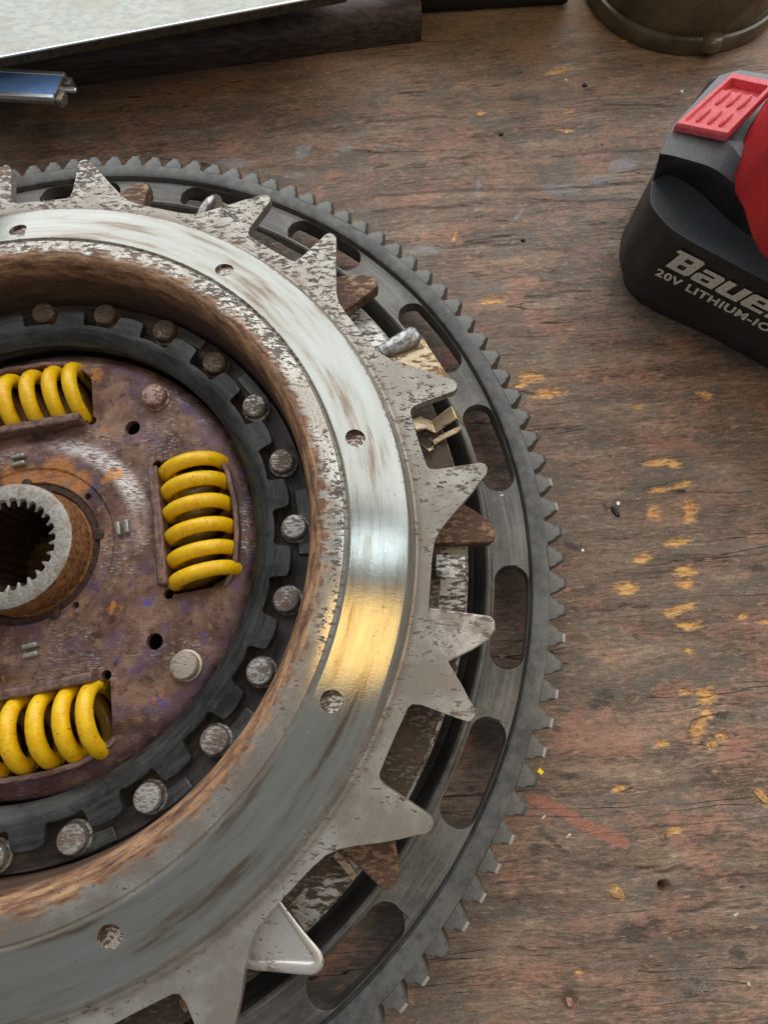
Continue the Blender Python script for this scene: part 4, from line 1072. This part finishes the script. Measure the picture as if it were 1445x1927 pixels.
tag(dk, 'added black block at the back, standing in for deep shadow', 'shadow block')
# jar
jx, jy = 217.0, 243.0
jar = empty('resin_pot', (jx, jy, TZ), 'glossy olive brown round pot with a stepped base rim, top right corner', 'pot')
JR = 40.0
o = lathe('base_rim', [(JR-2, TZ+0.1), (JR-0.4, TZ+0.4), (JR, TZ+1.2), (JR, TZ+5.2), (JR-0.5, TZ+6.0), (JR-1.6, TZ+6.3), (JR-2.6, TZ+5.6), (JR-6, TZ+5.4), (JR-6, TZ+0.1)], M['olive'], None, 180, 40, jx, jy); child(o, jar)
o = disc_top('pot_wall', [(JR-2.9, TZ+5.0), (JR-3.2, TZ+9), (JR-4.6, TZ+22), (JR-6.0, TZ+40), (JR-7, TZ+44), (0, TZ+44)], M['olive'], None, 180, jx, jy, 40); child(o, jar)
for ang in (-84,):
    x, y = jx+(JR-1.8)*math.cos(R(ang)), jy+(JR-1.8)*math.sin(R(ang))
    o = disc_top('rim_lug', [(4.4, TZ+3), (4.2, TZ+6.0), (3.4, TZ+6.7), (0, TZ+6.9)], M['olive'], None, 28, x, y, 50); child(o, jar)

# ------------------------------------------------------------------ small debris lying on the bench
GR = {'silver_fleck': 'bright flecks on the bench', 'white_fleck': 'bright flecks on the bench', 'pale_grit': 'pale grit on the bench', 'black_grit': 'dark crumbs on the bench', 'metal_swarf': 'swarf beside the flywheel', 'wood_chip': 'tan wood chips on the bench', 'bright_sliver': 'bright slivers on the bench and flywheel'}
def shard(name, p, r, mat, label, cat, z=TZ, group=None, flat=0.5, n=6, rz=0.0, asp=1.0):
    random.seed(int(p[0]*7+p[1]*13)); vs = []
    for L, k in ((0, 1.0), (1, 0.72)):
        for i in range(n):
            t = 2*PI*i/n+random.uniform(-.25, .25); q = r*k*random.uniform(0.75, 1.15)
            x, y = q*math.cos(t)*asp, q*math.sin(t)
            vs.append((p[0]+x*math.cos(R(rz))-y*math.sin(R(rz)), p[1]+x*math.sin(R(rz))+y*math.cos(R(rz)), z-0.1+L*r*flat*random.uniform(0.7, 1.2)))
    fs = [tuple(range(n))[::-1], tuple(range(n, 2*n))]+[(i, (i+1) % n, (i+1) % n+n, i+n) for i in range(n)]
    o = mesh(name, vs, fs, mat, None, 0); tag(o, label, cat, group or GR.get(name))
    return o
shard('yellow_paint_chip', (133.86, -54.89), 1.0, M['yellowchip'], 'bright yellow paint chip caught on the starter teeth', 'paint chip', -0.6, flat=0.5, n=4)
shard('silver_fleck', (208.81, 185.16), 1.1, M['fleck'], 'crumpled silver fleck left of the red latch', 'metal fleck', flat=0.8, n=7)
shard('white_fleck', (165.65, 193.26), 0.75, M['fleck'], 'tiny white fleck on the bench below the pot', 'metal fleck', flat=0.5, n=5)
shard('pale_grit', (176.36, 161.28), 0.8, M['plug'], 'small pale pinkish grit lump left of the battery', 'grit', flat=0.7)
shard('pale_grit', (163.60, 167.15), 0.6, M['fleck'], 'faint pale speck left of the pinkish grit lump', 'grit', flat=0.4)
shard('black_grit', (144.15, 118.19), 1.1, M['soot'], 'square black grit crumb right of the starter teeth', 'grit', flat=0.7, n=4)
shard('black_grit', (172.57, 190.21), 1.2, M['soot'], 'dark crumb on the bench beneath the white fleck', 'grit', flat=0.5)
shard('black_grit', (178.19, 109.14), 1.3, M['soot'], 'black crumb touching the left end of the battery', 'grit', flat=0.6)
shard('black_grit', (93.76, 217.57), 1.9, M['soot'], 'dark insect-like crumb in the shade at the top', 'grit', flat=0.5, n=7, asp=1.3)
shard('black_grit', (138.93, 167.05), 0.9, M['soot'], 'small dark crumb above the long bench crack', 'grit', flat=0.5)
shard('metal_swarf', (165.42, 17.16), 1.0, M['soot'], 'curled dark metal swarf on the bench right of the teeth', 'swarf', flat=0.6, asp=2.4, rz=-60)
shard('metal_swarf', (166.65, 19.55), 0.7, M['fleck'], 'pale end of swarf just above the dark curled swarf', 'swarf', flat=0.6, asp=1.6, rz=60)
shard('metal_swarf', (154.39, 4.88), 0.75, M['fleck'], 'grey swarf lump close to the right hand teeth', 'swarf', flat=0.6)
shard('wood_chip', (154.60, -86.04), 1.5, M['tanchip'], 'tan wood chip on the bench at the lower right', 'wood chip', flat=0.4, asp=1.4, rz=-20)
shard('wood_chip', (195.41, -62.94), 1.2, M['tanchip'], 'slim tan splinter near the right edge of the bench', 'wood chip', flat=0.4, asp=2.6, rz=-45)
shard('wood_chip', (184.53, -49.95), 0.8, M['tanchip'], 'small tan chip on the bench below the orange scars', 'wood chip', flat=0.5)
shard('bright_sliver', (137.07, -68.35), 0.3, M['fleck'], 'thin bright sliver nearest the teeth under the red streak', 'sliver', flat=0.6, asp=3.4, rz=35)
shard('bright_sliver', (143.33, -72.79), 0.3, M['fleck'], 'thin bright sliver just below the red streak', 'sliver', flat=0.6, asp=3.6, rz=30)
shard('bright_sliver', (184.30, -90.50), 0.3, M['fleck'], 'thin bright sliver at the lower right of the bench', 'sliver', flat=0.6, asp=2.6, rz=25)
shard('bright_sliver', (128.58, 18.18), 0.28, M['fleck'], 'tiny bright sliver on the dark web between two slots', 'sliver', -1.8, flat=0.6, asp=3.0, rz=20)
shard('wood_plug', (140.48, -110.11), 1.35, M['plug'], 'pale pinkish plug sunk in a bench hole near the bottom', 'wood plug', TZ-1.0, flat=0.8, n=8, asp=0.8)
shard('white_fleck', (184.94, -105.49), 0.55, M['fleck'], 'small white fleck near the bottom right corner', 'metal fleck', flat=0.5, n=5)
random.seed(11)
# fine dust: uncountable
vs = []; fs = []
for i in range(900):
    x, y = random.uniform(100, 262), random.uniform(-125, 235)
    if math.hypot(x, y) < 146: continue
    r = random.uniform(0.05, 0.20); a = random.uniform(0, 6.28); asp = random.uniform(1, 3); b = len(vs)
    for k in range(4):
        t = a+k*PI/2; q = r*(asp if k % 2 == 0 else 1); vs.append((x+q*math.cos(t), y+q*math.sin(t), TZ+0.28))
    vs.append((x, y, TZ+0.28+r)); fs += [(b+k, b+(k+1) % 4, b+4) for k in range(4)]
o = mesh('bench_dust', vs, fs, M['tanchip'], None, 0); tag(o, 'fine pale dust scattered over the bench', 'dust', kind='stuff')
